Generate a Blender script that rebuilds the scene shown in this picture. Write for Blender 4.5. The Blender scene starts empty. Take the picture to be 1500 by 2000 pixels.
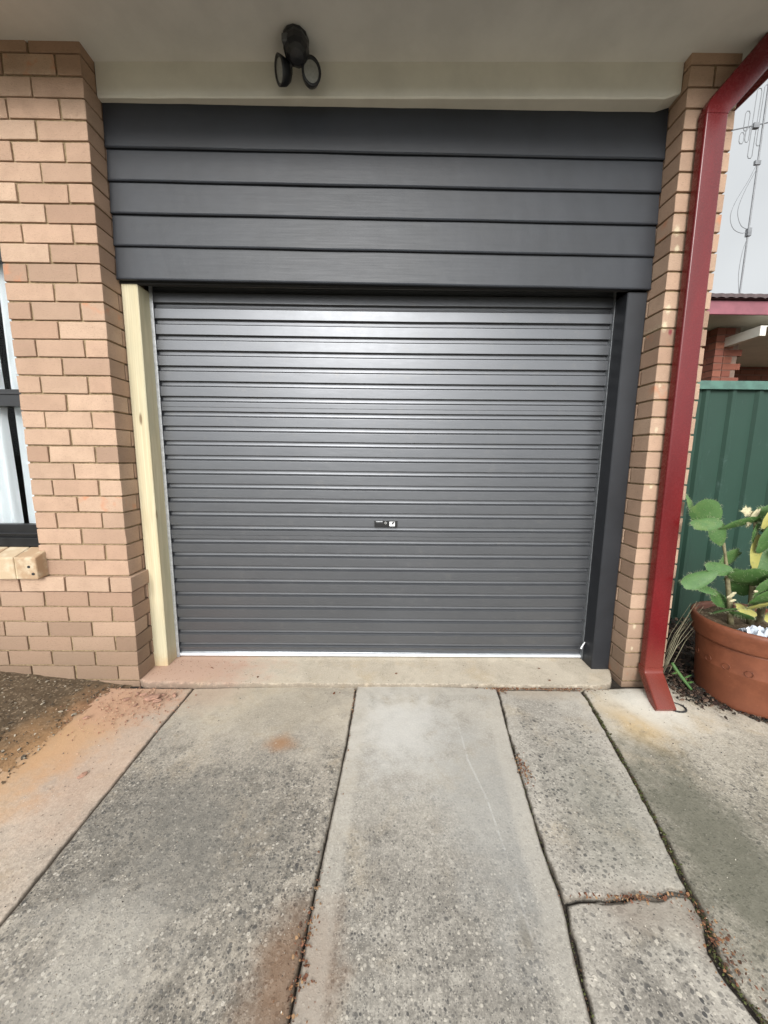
import bpy, bmesh, math, random
from mathutils import Vector, Matrix, noise
from math import radians, sin, cos, pi

S = bpy.context.scene
C = S.collection
random.seed(11)

# ------------------------------------------------------------------ camera
F = 720.0
rot = Matrix(((0.99993252, -0.00822923, -0.00820023),
              (-0.00691958, 0.14510817, -0.98939160),
              (0.00933185, 0.98938157, 0.14504143)))
cd = bpy.data.cameras.new('camera')
cam = bpy.data.objects.new('camera', cd)
C.objects.link(cam)
cam.matrix_world = Matrix.Translation((1.3541, -1.9258, 1.2441)) @ rot.to_4x4()
cd.sensor_fit = 'HORIZONTAL'
cd.sensor_width = 36
cd.lens = 36 * F / 1500.0
cd.clip_start = 0.02
cd.clip_end = 3000
S.camera = cam

# ------------------------------------------------------------------ light
SUN_EL, SUN_AZ = 26, 185          # behind the camera, soft overcast sun
w = bpy.data.worlds.new('World'); S.world = w; w.use_nodes = True
nt = w.node_tree; nt.nodes.clear()
sky = nt.nodes.new('ShaderNodeTexSky'); sky.sky_type = 'NISHITA'; sky.sun_disc = False
sky.sun_elevation = radians(SUN_EL); sky.sun_rotation = radians(SUN_AZ)
sky.air_density = 1.0; sky.dust_density = 8.0; sky.ozone_density = 1.0
hs = nt.nodes.new('ShaderNodeHueSaturation'); hs.inputs['Saturation'].default_value = 0.12
bg = nt.nodes.new('ShaderNodeBackground'); bg.inputs['Strength'].default_value = 0.15
wo = nt.nodes.new('ShaderNodeOutputWorld')
ov = nt.nodes.new('ShaderNodeMix'); ov.data_type = 'RGBA'; ov.inputs[0].default_value = .62
# grey cloud cover over the clear sky, brighter on the side where the veiled sun stands
tc = nt.nodes.new('ShaderNodeTexCoord'); dt = nt.nodes.new('ShaderNodeVectorMath'); dt.operation = 'DOT_PRODUCT'
nt.links.new(tc.outputs['Generated'], dt.inputs[0]); dt.inputs[1].default_value = (-.05, -.80, .60)
mr = nt.nodes.new('ShaderNodeMapRange'); mr.interpolation_type = 'SMOOTHSTEP'; nt.links.new(dt.outputs['Value'], mr.inputs[0])
mr.inputs[1].default_value = -.3; mr.inputs[2].default_value = 1; mr.inputs[3].default_value = 1.0; mr.inputs[4].default_value = 2.8
cz = nt.nodes.new('ShaderNodeTexNoise'); nt.links.new(tc.outputs['Generated'], cz.inputs['Vector']); cz.inputs['Scale'].default_value = 3.5; cz.inputs['Detail'].default_value = 4
cm = nt.nodes.new('ShaderNodeMapRange'); nt.links.new(cz.outputs['Fac'], cm.inputs[0]); cm.inputs[1].default_value = .3; cm.inputs[2].default_value = .7; cm.inputs[3].default_value = .9; cm.inputs[4].default_value = 1.1
mm_ = nt.nodes.new('ShaderNodeMath'); mm_.operation = 'MULTIPLY'; nt.links.new(mr.outputs[0], mm_.inputs[0]); nt.links.new(cm.outputs[0], mm_.inputs[1])
vs_ = nt.nodes.new('ShaderNodeVectorMath'); vs_.operation = 'SCALE'; vs_.inputs[0].default_value = (4.6, 4.8, 4.9); nt.links.new(mm_.outputs[0], vs_.inputs['Scale'])
nt.links.new(vs_.outputs[0], ov.inputs[7])
nt.links.new(sky.outputs[0], hs.inputs['Color']); nt.links.new(hs.outputs[0], ov.inputs[6]); nt.links.new(ov.outputs[2], bg.inputs['Color'])
nt.links.new(bg.outputs[0], wo.inputs[0])
ld = bpy.data.lights.new('sun', 'SUN'); ld.energy = 1.75; ld.angle = radians(16); ld.color = (1, .98, .95)
sun = bpy.data.objects.new('sun', ld); C.objects.link(sun)
az = radians(SUN_AZ)              # sky rotation: 0 = +Y, clockwise towards +X
sd = Vector((sin(az) * cos(radians(SUN_EL)), cos(az) * cos(radians(SUN_EL)), sin(radians(SUN_EL))))
sun.rotation_euler = sd.to_track_quat('Z', 'Y').to_euler()
sun.location = (0, -6, 6)
S.view_settings.view_transform = 'Standard'; S.view_settings.look = 'None'
S.view_settings.exposure = 0.34; S.view_settings.gamma = 1
S.cycles.max_bounces = 8; S.cycles.diffuse_bounces = 5

# ------------------------------------------------------------------ materials
class N:
    """small node-tree helper"""
    def __init__(s, name):
        s.m = bpy.data.materials.new(name); s.m.use_nodes = True
        s.t = s.m.node_tree; s.t.nodes.clear()
        s.o = s.t.nodes.new('ShaderNodeOutputMaterial')
        s.p = s.t.nodes.new('ShaderNodeBsdfPrincipled')
        s.t.links.new(s.p.outputs[0], s.o.inputs[0])
    def n(s, ty, **k):
        x = s.t.nodes.new(ty)
        for a, b in k.items(): setattr(x, a, b)
        return x
    def l(s, a, b): s.t.links.new(a, b)
    def set(s, inp, v):
        if hasattr(v, 'links') or hasattr(v, 'is_linked'): s.l(v, inp)
        else:
            if isinstance(v, tuple) and len(v) == 3 and inp.type == 'RGBA': v = v + (1,)
            inp.default_value = v
    def pos(s):
        return s.n('ShaderNodeNewGeometry').outputs['Position']
    def obj(s): return s.n('ShaderNodeTexCoord').outputs['Object']
    def scale(s, v, sc):
        m = s.n('ShaderNodeMapping'); s.l(v, m.inputs[0]); m.inputs['Scale'].default_value = sc
        return m.outputs[0]
    def noise(s, v, sc, det=4, rough=.55, dist=0):
        x = s.n('ShaderNodeTexNoise'); s.l(v, x.inputs['Vector']); x.inputs['Scale'].default_value = sc
        x.inputs['Detail'].default_value = det; x.inputs['Roughness'].default_value = rough
        x.inputs['Distortion'].default_value = dist
        return x.outputs['Fac']
    def vor(s, v, sc, out='Distance', feature='F1', rnd=1):
        x = s.n('ShaderNodeTexVoronoi', feature=feature); s.l(v, x.inputs['Vector']); x.inputs['Scale'].default_value = sc
        x.inputs['Randomness'].default_value = rnd
        return x.outputs[out]
    def ramp(s, f, a, b, c0=0., c1=1.):
        x = s.n('ShaderNodeMapRange'); x.interpolation_type = 'SMOOTHSTEP'
        s.l(f, x.inputs[0]); x.inputs[1].default_value = a; x.inputs[2].default_value = b
        x.inputs[3].default_value = c0; x.inputs[4].default_value = c1
        return x.outputs[0]
    def math(s, op, a, b=0.):
        x = s.n('ShaderNodeMath', operation=op); s.set(x.inputs[0], a); s.set(x.inputs[1], b); return x.outputs[0]
    def mix(s, f, a, b, mode='MIX'):
        x = s.n('ShaderNodeMix', data_type='RGBA', blend_type=mode)
        s.set(x.inputs[0], f); s.set(x.inputs[6], a); s.set(x.inputs[7], b)
        return x.outputs[2]
    def sep(s, v):
        x = s.n('ShaderNodeSeparateXYZ'); s.l(v, x.inputs[0]); return x.outputs
    def attr(s, name, out='Color'):
        x = s.n('ShaderNodeAttribute'); x.attribute_name = name; return x.outputs[out]
    def spot(s, v, x, y, r0, r1, nz=None, sx=1., sy=1.):
        """1 inside radius r0 of world (x,y), 0 beyond r1, edge broken up by noise"""
        m = s.n('ShaderNodeMapping'); s.l(v, m.inputs[0])
        m.inputs['Location'].default_value = (-x * sx, -y * sy, 0); m.inputs['Scale'].default_value = (sx, sy, 0)
        d = s.n('ShaderNodeVectorMath', operation='LENGTH'); s.l(m.outputs[0], d.inputs[0])
        dd = d.outputs['Value']
        if nz is not None:
            dd = s.math('ADD', dd, s.math('MULTIPLY', s.math('SUBTRACT', nz, .5), r1 * 1.3))
        return s.ramp(dd, r0, r1, 1., 0.)
    def line(s, v, a_, b_, wd):
        """1 on the segment a_-b_ in the ground plane"""
        p = s.sep(v); dx, dy = b_[0] - a_[0], b_[1] - a_[1]; L2 = dx * dx + dy * dy
        px = s.math('SUBTRACT', p[0], a_[0]); py = s.math('SUBTRACT', p[1], a_[1])
        t = s.math('DIVIDE', s.math('ADD', s.math('MULTIPLY', px, dx), s.math('MULTIPLY', py, dy)), L2)
        t = s.math('MINIMUM', s.math('MAXIMUM', t, 0.), 1.)
        ex = s.math('SUBTRACT', px, s.math('MULTIPLY', t, dx)); ey = s.math('SUBTRACT', py, s.math('MULTIPLY', t, dy))
        d = s.math('SQRT', s.math('ADD', s.math('MULTIPLY', ex, ex), s.math('MULTIPLY', ey, ey)))
        return s.ramp(d, wd * .3, wd, 1., 0.)
    def bump(s, h, strength=.3, dist=.002, prev=None):
        b = s.n('ShaderNodeBump'); b.inputs['Strength'].default_value = strength; b.inputs['Distance'].default_value = dist
        s.l(h, b.inputs['Height'])
        if prev is not None: s.l(prev, b.inputs['Normal'])
        return b.outputs[0]
    def fin(s, col, rough=.8, normal=None, metal=0., spec=None, coat=None):
        s.set(s.p.inputs['Base Color'], col); s.set(s.p.inputs['Roughness'], rough)
        s.p.inputs['Metallic'].default_value = metal
        if spec is not None: s.p.inputs['Specular IOR Level'].default_value = spec
        if coat is not None: s.p.inputs['Coat Weight'].default_value = coat; s.p.inputs['Coat Roughness'].default_value = .15
        if normal is not None: s.l(normal, s.p.inputs['Normal'])
        return s.m

def simple(name, col, rough=.6, var=.12, sc=14, bump=.15, bsc=90, metal=0., spec=None, stretch=(1, 1, 1), bd=.001):
    a = N(name); v = a.scale(a.pos(), stretch)
    n1 = a.noise(v, sc, 5, .6)
    c = a.mix(a.ramp(n1, .3, .7), tuple(x * (1 - var) for x in col), tuple(min(1, x * (1 + var)) for x in col))
    b = a.bump(a.noise(v, bsc, 3), bump, bd)
    r = a.math('ADD', a.math('MULTIPLY', n1, .12), rough - .06)
    return a.fin(c, r, b, metal, spec)

def brick_mat(name, c_lo, c_mid, c_hi, stain=(.50, .20, .10), smears=()):
    a = N(name); v = a.pos()
    t = a.sep(a.attr('tint'))           # r = tone, g = stained?, b = hue
    n1 = a.noise(v, 9, 4); nf = a.noise(a.scale(v, (60, 60, 260)), 1, 4, .7); ns = a.noise(v, 300, 3, .7)
    base = a.mix(t[0], c_lo, c_hi)
    base = a.mix(a.math('MULTIPLY', t[2], .6), base, c_mid)
    base = a.mix(a.ramp(n1, .35, .75, 0, .35), base, c_lo)
    base = a.mix(a.ramp(nf, .5, .75, 0, .42), base, tuple(x * .7 for x in c_lo))
    sp = a.ramp(a.noise(v, 230, 2, .5), .62, .72)
    base = a.mix(a.math('MULTIPLY', sp, .5), base, tuple(x * .55 for x in c_lo))
    st = a.math('MULTIPLY', t[1], a.ramp(a.noise(v, 13, 3, .6, .3), .50, .72, 0, .7))
    base = a.mix(st, base, stain)
    # grime splashed up from the ground on the lowest courses
    z = a.sep(v)[2]
    g = a.math('MULTIPLY', a.ramp(a.math('ADD', z, a.math('MULTIPLY', n1, .3)), .15, .75, 1, 0), .62)
    base = a.mix(g, base, (.15, .105, .07))
    for (sx_, sz_, r_, c_, am_) in smears:
        sw = a.n('ShaderNodeMapping'); a.l(v, sw.inputs[0]); sw.inputs['Rotation'].default_value = (radians(90), 0, 0)
        base = a.mix(a.math('MULTIPLY', a.spot(sw.outputs[0], sx_, -sz_, r_ * .3, r_, a.noise(v, 130, 4, .7), 1.2, .7), am_), base, c_)
    b = a.bump(a.math('ADD', nf, a.math('MULTIPLY', ns, .8)), .8, .0022)
    b = a.bump(n1, .4, .006, b)
    return a.fin(base, .88, b, spec=.25)

M = {}
M['brick'] = brick_mat('brick_buff', (.28, .185, .13), (.44, .282, .195), (.50, .355, .255))
PALE = (.62, .55, .38)
M['brick_pier'] = brick_mat('brick_buff_smeared', (.28, .185, .13), (.44, .282, .195), (.50, .355, .255), smears=[(2.757, 2.33, .022, PALE, .7), (2.766, 2.25, .018, PALE, .7),
    (2.757, 1.98, .020, PALE, .8), (2.748, 1.90, .022, PALE, .8), (2.765, 1.40, .014, PALE, .6), (2.772, 1.11, .014, PALE, .7), (2.768, .33, .014, PALE, .6), (2.768, .20, .010, PALE, .6),
    (2.780, 1.875, .016, (.22, .04, .05), .9), (2.757, 1.62, .012, PALE, .5)])
M['brick_red'] = brick_mat('brick_red', (.20, .07, .045), (.16, .055, .045), (.30, .12, .075), (.3, .12, .07))
def mortar():
    a = N('mortar'); v = a.pos()
    n = a.noise(v, 60, 5, .7)
    c = a.mix(a.ramp(n, .3, .7), (.17, .12, .07), (.34, .26, .155))
    return a.fin(c, .95, a.bump(a.noise(v, 400, 3), .6, .002), spec=.1)
M['mortar'] = mortar()
def painted_timber(name, col, rough=.42, ior=1.5):
    a = N(name); a.p.inputs['IOR'].default_value = ior; v = a.pos()
    g = a.noise(a.scale(v, (3, 60, 90)), 1.6, 6, .7, .4)
    n = a.noise(v, 5, 5, .6)
    c = a.mix(a.ramp(n, .3, .7), tuple(x * .85 for x in col), tuple(x * 1.18 for x in col))
    scuff = a.math('MULTIPLY', a.ramp(a.noise(a.scale(v, (5, 5, 40)), 4, 6, .75), .66, .74), .45)
    c = a.mix(scuff, c, tuple(x * 1.7 for x in col))
    dent = a.math('MULTIPLY', a.ramp(a.vor(a.scale(v, (5, 5, 22)), 1.6), .02, .10, 1, 0), a.ramp(a.noise(v, 3, 2), .5, .6))
    c = a.mix(a.math('MULTIPLY', dent, .5), c, tuple(x * .35 for x in col))
    b = a.bump(g, .15, .001); b = a.bump(n, .25, .005, b)
    r = a.math('ADD', a.math('MULTIPLY', g, .2), rough - .1)
    return a.fin(c, r, b, spec=.5)
M['board'] = painted_timber('painted_boards', (.013, .0155, .0205), .48, 1.5)
M['post_dark'] = painted_timber('painted_post', (.017, .0185, .022), .48, 1.45)
def door_metal():
    a = N('door_steel'); v = a.pos()
    n = a.noise(a.scale(v, (1, 1, 2.2)), 2.2, 5, .6); f = a.noise(a.scale(v, (6, 1, 1)), 260, 2)
    d = a.noise(v, 14, 6, .7)
    c = a.mix(n, (.100, .104, .112), (.128, .132, .140))
    c = a.mix(a.ramp(d, .55, .8, 0, .3), c, (.19, .18, .165))
    r = a.math('ADD', a.math('MULTIPLY', d, .10), .335)
    b = a.bump(a.noise(a.scale(v, (1, 1, 4)), 3.5, 3), .12, .006)
    a.p.inputs['IOR'].default_value = 1.55
    return a.fin(c, r, a.bump(f, .03, .0003, b), spec=.5, metal=.68)
M['door'] = door_metal()
M['silver'] = simple('galvanised_steel', (.55, .57, .60), .38, .15, 40, .15, 120, metal=.6)
M['guide_dull'] = simple('dull_steel', (.20, .21, .22), .45, .2, 40, .15, 120, metal=.5)
M['alu'] = simple('aluminium_angle', (.78, .80, .82), .35, .08, 20, .08, 120, metal=.35)
def pine():
    a = N('treated_pine'); v = a.pos()
    g = a.noise(a.scale(v, (38, 38, 1.6)), 1.0, 5, .6, .8)
    rg = a.n('ShaderNodeTexWave', wave_type='BANDS', bands_direction='X'); a.l(a.scale(v, (1, 1, .05)), rg.inputs['Vector'])
    rg.inputs['Scale'].default_value = 26; rg.inputs['Distortion'].default_value = 5; rg.inputs['Detail'].default_value = 3
    c = a.mix(a.ramp(g, .3, .7), (.52, .45, .29), (.64, .57, .40))
    c = a.mix(a.math('MULTIPLY', a.ramp(rg.outputs['Fac'], .55, .95), .3), c, (.46, .38, .22))
    big = a.noise(a.scale(v, (3, 3, 1.1)), 2, 3)
    c = a.mix(a.ramp(big, .42, .66, 0, .55), c, (.42, .40, .28))
    kn = a.vor(a.scale(v, (9, 9, 2.2)), 1.1); k = a.ramp(kn, .035, .11, 1, 0)
    c = a.mix(a.math('MULTIPLY', k, .8), c, (.13, .07, .03))
    nz = a.noise(v, 50, 4)
    # fresh brick dust rubbed on the foot
    z = a.sep(v)[2]
    c = a.mix(a.math('MULTIPLY', a.ramp(a.math('ADD', z, a.math('MULTIPLY', nz, .1)), .05, .16, 1, 0), .5), c, (.40, .26, .13))
    return a.fin(c, .72, a.bump(g, .3, .001), spec=.3)
M['pine'] = pine()
M['soffit'] = simple('soffit_paint', (.64, .63, .60), .75, .07, 3.5, .25, 160, bd=.0015)
M['cream'] = simple('cream_paint', (.68, .655, .58), .6, .06, 5, .2, 120)
def gloss_paint(name, col, rough=.26):
    a = N(name); v = a.pos()
    n = a.noise(a.scale(v, (1, 1, .35)), 7, 5, .6); d = a.noise(v, 60, 4, .7)
    c = a.mix(a.ramp(n, .3, .7), tuple(x * .85 for x in col), tuple(x * 1.15 for x in col))
    z = a.sep(v)[2]
    c = a.mix(a.math('MULTIPLY', a.ramp(a.math('ADD', z, a.math('MULTIPLY', d, .2)), .1, .45, 1, 0), .3), c, (.26, .10, .06))
    return a.fin(c, a.math('ADD', a.math('MULTIPLY', d, .18), rough - .08), a.bump(n, .06, .004), spec=.4)
M['red'] = gloss_paint('heritage_red_paint', (.118, .0075, .009))
M['fascia'] = simple('faded_red_fascia', (.24, .075, .095), .5, .15, 6, .1)
M['tiles'] = simple('roof_tiles', (.085, .06, .06), .8, .35, 12, .4, 60)
M['black'] = simple('black_aluminium', (.012, .012, .013), .3, .2, 20, .05)
M['lampblack'] = simple('black_lamp_plastic', (.012, .0125, .015), .38, .2, 30, .05)
M['lens'] = simple('lamp_lens', (.26, .26, .24), .2, .1, 90, .2, 300)
M['sensor'] = simple('sensor_lens', (.085, .09, .095), .35, .1, 60, .1)
M['dark'] = simple('dark_interior', (.02, .02, .02), .9, .1)
def fence_m(name, c0):
    a = N(name); v = a.pos()
    n = a.noise(a.scale(v, (1, 1, .6)), 7, 6, .75)
    c = a.mix(n, tuple(x * .8 for x in c0), tuple(x * 1.25 for x in c0))
    chalk = a.ramp(a.noise(a.scale(v, (1.2, 1, .55)), 11, 6, .8, .5), .56, .74, 0, .38)
    c = a.mix(chalk, c, (.10, .16, .15))
    z = a.sep(v)[2]
    c = a.mix(a.math('MULTIPLY', a.ramp(a.math('ADD', z, a.math('MULTIPLY', n, .5)), .3, 1.0, 1, 0), .6), c, (.012, .022, .014))  # darker towards the foot: the shade behind the pot, put into the colour
    return a.fin(c, .5, a.bump(n, .1, .004), spec=.4)
M['green'] = fence_m('green_steel', (.012, .041, .027))
M['greencap'] = simple('green_cap', (.065, .145, .115), .45, .2, 14, .1)
def terracotta():
    a = N('terracotta'); v = a.pos()
    n = a.noise(v, 12, 6, .7); s = a.noise(a.scale(v, (1, 1, 3)), 45, 5, .75)
    c = a.mix(a.ramp(n, .3, .7), (.14, .043, .020), (.195, .063, .030))
    c = a.mix(a.ramp(s, .6, .76, 0, .45), c, (.42, .20, .11))
    z = a.sep(v)[2]
    c = a.mix(a.math('MULTIPLY', a.ramp(a.math('ADD', z, a.math('MULTIPLY', n, .12)), .03, .2, 1, 0), .5), c, (.16, .055, .03))
    return a.fin(c, .5, a.bump(s, .2, .001), spec=.4)
M['terracotta'] = terracotta()
def glass():
    a = N('window_glass')
    a.p.inputs['Base Color'].default_value = (1, 1, 1, 1); a.p.inputs['Roughness'].default_value = 0.02
    a.p.inputs['Transmission Weight'].default_value = 1; a.p.inputs['IOR'].default_value = 1.12
    return a.m
M['glass'] = glass()
M['curtain'] = simple('white_curtain', (.60, .65, .67), .85, .06, 8, .2, 200, stretch=(1, 1, .1))
M['white'] = simple('white_plastic', (.75, .75, .75), .45, .05)
M['chrome'] = simple('lock_metal', (.5, .5, .5), .25, .1, 20, .05, metal=.8)
M['decal'] = simple('pale_print', (.45, .46, .47), .5, .1)
M['wire'] = simple('wire_metal', (.17, .175, .185), .5, .2)
M['sillbrick'] = None
def sill():
    a = N('sill_brick'); v = a.pos()
    t = a.sep(a.attr('tint'))
    n = a.noise(v, 18, 4); f = a.noise(v, 160, 3)
    c = a.mix(t[0], (.34, .22, .13), (.47, .36, .24)); c = a.mix(a.ramp(n, .45, .7, 0, .6), c, (.60, .53, .39))
    c = a.mix(a.ramp(f, .6, .75, 0, .4), c, (.30, .19, .11))
    return a.fin(c, .85, a.bump(f, .4, .0015), spec=.2)
M['sillbrick'] = sill()

def concrete(name, light, dark, agg=(1., -.35, -.75), stains=(), edge_light=.0, bump=.55, peb=95, lines=(), motk=.85):
    """agg = (amount, y where stones start to show, y where they are fully exposed)"""
    a = N(name); v = a.pos()
    y = a.sep(v)[1]; x = a.sep(v)[0]
    big = a.noise(v, 2.3, 5, .6); mid = a.noise(v, 9, 6, .7); fine = a.noise(v, 130, 4, .75); mot = a.noise(v, 34, 5, .75)
    base = a.mix(a.ramp(big, .34, .66), dark, light)
    base = a.mix(a.ramp(mid, .42, .72, 0, .6), base, tuple(x_ * .68 for x_ in dark))
    warm = a.noise(v, 4.3, 4, .65, .4)
    base = a.mix(a.ramp(warm, .50, .72, 0, .5), base, (light[0] * .86, light[1] * .74, light[2] * .56))
    pale = a.noise(v, 6.1, 5, .7, .8)
    base = a.mix(a.ramp(pale, .56, .74, 0, .5), base, tuple(min(1, x_ * 1.12) for x_ in light))
    expo = a.ramp(a.math('ADD', y, a.math('MULTIPLY', a.math('SUBTRACT', mid, .5), 1.1)), agg[1], agg[2], 0, agg[0])
    base = a.mix(a.math('MULTIPLY', expo, a.ramp(mot, .36, .60, .25 * motk, motk)), base, tuple(x_ * .55 for x_ in dark))
    base = a.mix(a.ramp(fine, .38, .72, 0, .5), base, tuple(min(1, x_ * 1.32) for x_ in light))
    grime = a.ramp(a.noise(v, 24, 9, .82, .3), .50, .60)
    base = a.mix(a.math('MULTIPLY', a.math('MULTIPLY', grime, expo), .55), base, tuple(x_ * .42 for x_ in dark))
    blot = a.ramp(a.noise(v, 8.5, 9, .78, .6), .50, .63)
    base = a.mix(a.math('MULTIPLY', a.math('MULTIPLY', blot, expo), .5), base, tuple(x_ * .48 for x_ in dark))
    wear = a.ramp(a.noise(v, 15, 8, .8, .5), .55, .64)
    base = a.mix(a.math('MULTIPLY', wear, .4), base, tuple(min(1, x_ * 1.15) for x_ in light))
    # stones: three sizes of exposed aggregate
    wv = a.n('ShaderNodeVectorMath', operation='ADD'); a.l(v, wv.inputs[0])
    nn = a.n('ShaderNodeTexNoise'); a.l(v, nn.inputs['Vector']); nn.inputs['Scale'].default_value = 60
    sc = a.n('ShaderNodeVectorMath', operation='SCALE'); a.l(nn.outputs['Color'], sc.inputs[0]); sc.inputs['Scale'].default_value = .006
    a.l(sc.outputs[0], wv.inputs[1]); wvo = wv.outputs[0]
    heights = None
    for k, (s_, thr, amt, sel) in enumerate(((peb * .82, .35, 1., .50), (peb * .42, .27, .9, .74), (peb * 1.7, .36, .8, .45))):
        d = a.vor(wvo, s_); col = a.sep(a.vor(wvo, s_, 'Color'))
        isst = a.math('MULTIPLY', a.ramp(d, thr - .07, thr + .05, 1, 0), a.math('GREATER_THAN', col[0], sel))
        isst = a.math('MULTIPLY', isst, a.math('MULTIPLY', expo, amt))
        dk = a.math('LESS_THAN', col[1], .66)
        sc_ = a.mix(dk, a.mix(col[2], (.34, .31, .27), (.55, .50, .42)), a.mix(col[2], (.03, .031, .034), (.13, .12, .108)))
        base = a.mix(a.math('MULTIPLY', isst, .85), base, sc_)
        heights = isst if heights is None else a.math('ADD', heights, isst)
    # pits
    pits = a.ramp(a.vor(wvo, 210), .06, .17, 1, 0)
    base = a.mix(a.math('MULTIPLY', pits, .45), base, (.07, .065, .06))
    for (sx_, sy_, r0, r1, c_, amt, kx, ky) in stains:
        base = a.mix(a.math('MULTIPLY', a.spot(v, sx_, sy_, r0, r1, mid, kx, ky), amt), base, c_)
    for (pa, pb, wd_, am_) in lines:
        base = a.mix(a.math('MULTIPLY', a.line(v, pa, pb, wd_), a.math('MULTIPLY', a.ramp(mot, .35, .6), am_)), base, (.66, .64, .60))
    e = a.attr('edge', 'Fac')
    if edge_light:
        base = a.mix(a.math('MULTIPLY', a.ramp(e, .055, .085, 1, 0), edge_light), base, tuple(min(1, x_ * 1.12) for x_ in light))
    base = a.mix(a.math('MULTIPLY', a.ramp(a.math('ADD', e, a.math('MULTIPLY', a.math('SUBTRACT', mot, .5), .02)), .0, .009, 1, 0), .7), base, (.085, .068, .05))
    h = a.math('ADD', a.math('MULTIPLY', fine, .6), a.math('MULTIPLY', heights, .35))
    h = a.math('SUBTRACT', h, a.math('MULTIPLY', pits, .3))
    b = a.bump(h, bump, .0035); b = a.bump(mid, .25, .01, b)
    return a.fin(base, .88, b, spec=.25)

DUST = (.44, .27, .18); ORANGE = (.47, .285, .15)
M['slab_dusty'] = concrete('concrete_dusty', (.47, .395, .32), (.35, .29, .235), (.35, -.5, -1.2),
    [(-.13, -.4, .02, .16, (.20, .125, .065), .7, 1.6, .35), (-.02, -.35, .10, .34, ORANGE, .85, 1.4, .7), (.05, -.12, .12, .36, DUST, .85, .8, 1.2), (-.1, -.75, .05, .30, ORANGE, .6, 1.2, .6),
     (.2, -.55, .05, .35, DUST, .35, 1., .7)])
M['slab_a'] = concrete('concrete_weathered', (.44, .39, .32), (.205, .185, .158), (1., -.3, -.78),
    [(.918, -.44, .015, .10, (.30, .15, .065), .75, 1, 1.3), (.45, -.1, .02, .24, DUST, .5, .8, 1.2), (1.12, -1.19, .01, .17, (.19, .115, .07), .8, 1.2, .75), (.7, -.85, .05, .4, (.17, .16, .14), .6, .8, 1), (.62, -1.2, .03, .3, (.42, .39, .34), .5, 1, 1),
     (.8, -.15, .1, .5, (.42, .36, .27), .45, .6, 1.4)])
M['slab_b'] = concrete('concrete_smooth', (.42, .385, .33), (.275, .25, .215), (.9, -.45, -1.1),
    [(1.75, -1.12, .005, .035, (.13, .11, .08), .6, 1.6, .6), (1.20, -1.18, .01, .13, (.20, .125, .08), .8, 1.3, .65), (1.45, -.35, .05, .35, (.58, .56, .52), .6, 1, .8), (1.75, -.75, .05, .3, (.33, .32, .295), .6, 1.2, .5)], .4, .35, 120,
    lines=[((1.732, -.27), (1.730, -.54), .006, .2), ((1.730, -.54), (1.759, -.72), .006, .28), ((1.759, -.72), (1.766, -.9), .005, .3), ((1.767, -1.0), (1.764, -1.12), .005, .15)])
M['slab_c'] = concrete('concrete_pebbly', (.46, .42, .36), (.27, .245, .21), (1., -.12, -.5),
    [(2.1, -1.05, .02, .13, (.15, .105, .075), .7, .7, 1.6), (2.25, -1.12, .01, .1, (.15, .10, .07), .7, 1.2, .8), (2.25, -.07, .03, .2, (.30, .23, .16), .6, .5, 2), (2.2, -.75, .05, .35, (.25, .24, .20), .5, 1.2, .7)], .2, motk=.5, peb=72)
M['slab_d'] = concrete('concrete_mossy', (.50, .45, .37), (.28, .25, .20), (.9, -.25, -.75),
    [(2.6, -.3, .03, .2, (.52, .36, .17), .7, 1.2, .8), (2.50, -.95, .12, .42, (.12, .115, .085), .85, 1.5, .55), (2.85, -1.05, .05, .4, (.15, .14, .11), .7, 1, .8), (2.75, -.18, .08, .26, (.60, .57, .50), .7, 1, 1.2)])
M['apron'] = concrete('concrete_apron', (.52, .455, .36), (.42, .36, .28), (.25, -.02, -.3),
    [(.16, .1, .14, .5, (.48, .30, .22), .8, .7, 1.2)], 0, .4)
def soil():
    a = N('soil'); v = a.pos()
    n = a.noise(v, 30, 6, .8); m = a.noise(v, 6, 4)
    c = a.mix(n, (.05, .036, .024), (.16, .115, .072))
    p = a.vor(v, 120, 'Color'); ps = a.sep(p)
    c = a.mix(a.math('MULTIPLY', a.math('GREATER_THAN', ps[0], .86), .6), c, (.25, .19, .13))
    c = a.mix(a.math('MULTIPLY', a.spot(v, -.14, -.5, .05, .36, m, 1.5, .7), .85), c, (.34, .20, .10))
    c = a.mix(a.math('MULTIPLY', a.spot(v, -.05, -.2, .02, .2, m, 1, .8), .8), c, (.30, .16, .09))
    return a.fin(c, .95, a.bump(n, .8, .008), spec=.15)
M['soil'] = soil()
M['ground'] = simple('dry_ground', (.09, .085, .05), .95, .3, 3, .5, 30, bd=.01)
M['dirt'] = simple('joint_dirt', (.028, .021, .015), .97, .4, 60, .8, 200, bd=.006)
def varied(name, cols, rough=.8):
    a = N(name)
    r = a.n('ShaderNodeValToRGB'); r.color_ramp.interpolation = 'CONSTANT'
    a.l(a.sep(a.attr('tint'))[0], r.inputs[0])
    els = r.color_ramp.elements
    els[0].color = (*cols[0], 1); els[0].position = 0
    els[1].color = (*cols[1], 1); els[1].position = 1 / len(cols)
    for i in range(2, len(cols)):
        e = els.new(i / len(cols)); e.color = (*cols[i], 1)
    return a.fin(r.outputs[0], rough, spec=.2)
M['litter'] = varied('leaf_bits', [(.13, .055, .03), (.20, .10, .05), (.08, .045, .03), (.28, .17, .09), (.17, .075, .045)])
M['darklitter'] = varied('dark_leaf_bits', [(.03, .022, .016), (.06, .04, .028), (.02, .018, .015), (.13, .085, .06), (.035, .02, .016)])
M['grit'] = varied('grit_bits', [(.05, .045, .042), (.30, .27, .22), (.09, .08, .07), (.55, .5, .42), (.16, .12, .09), (.04, .04, .04)])
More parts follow.
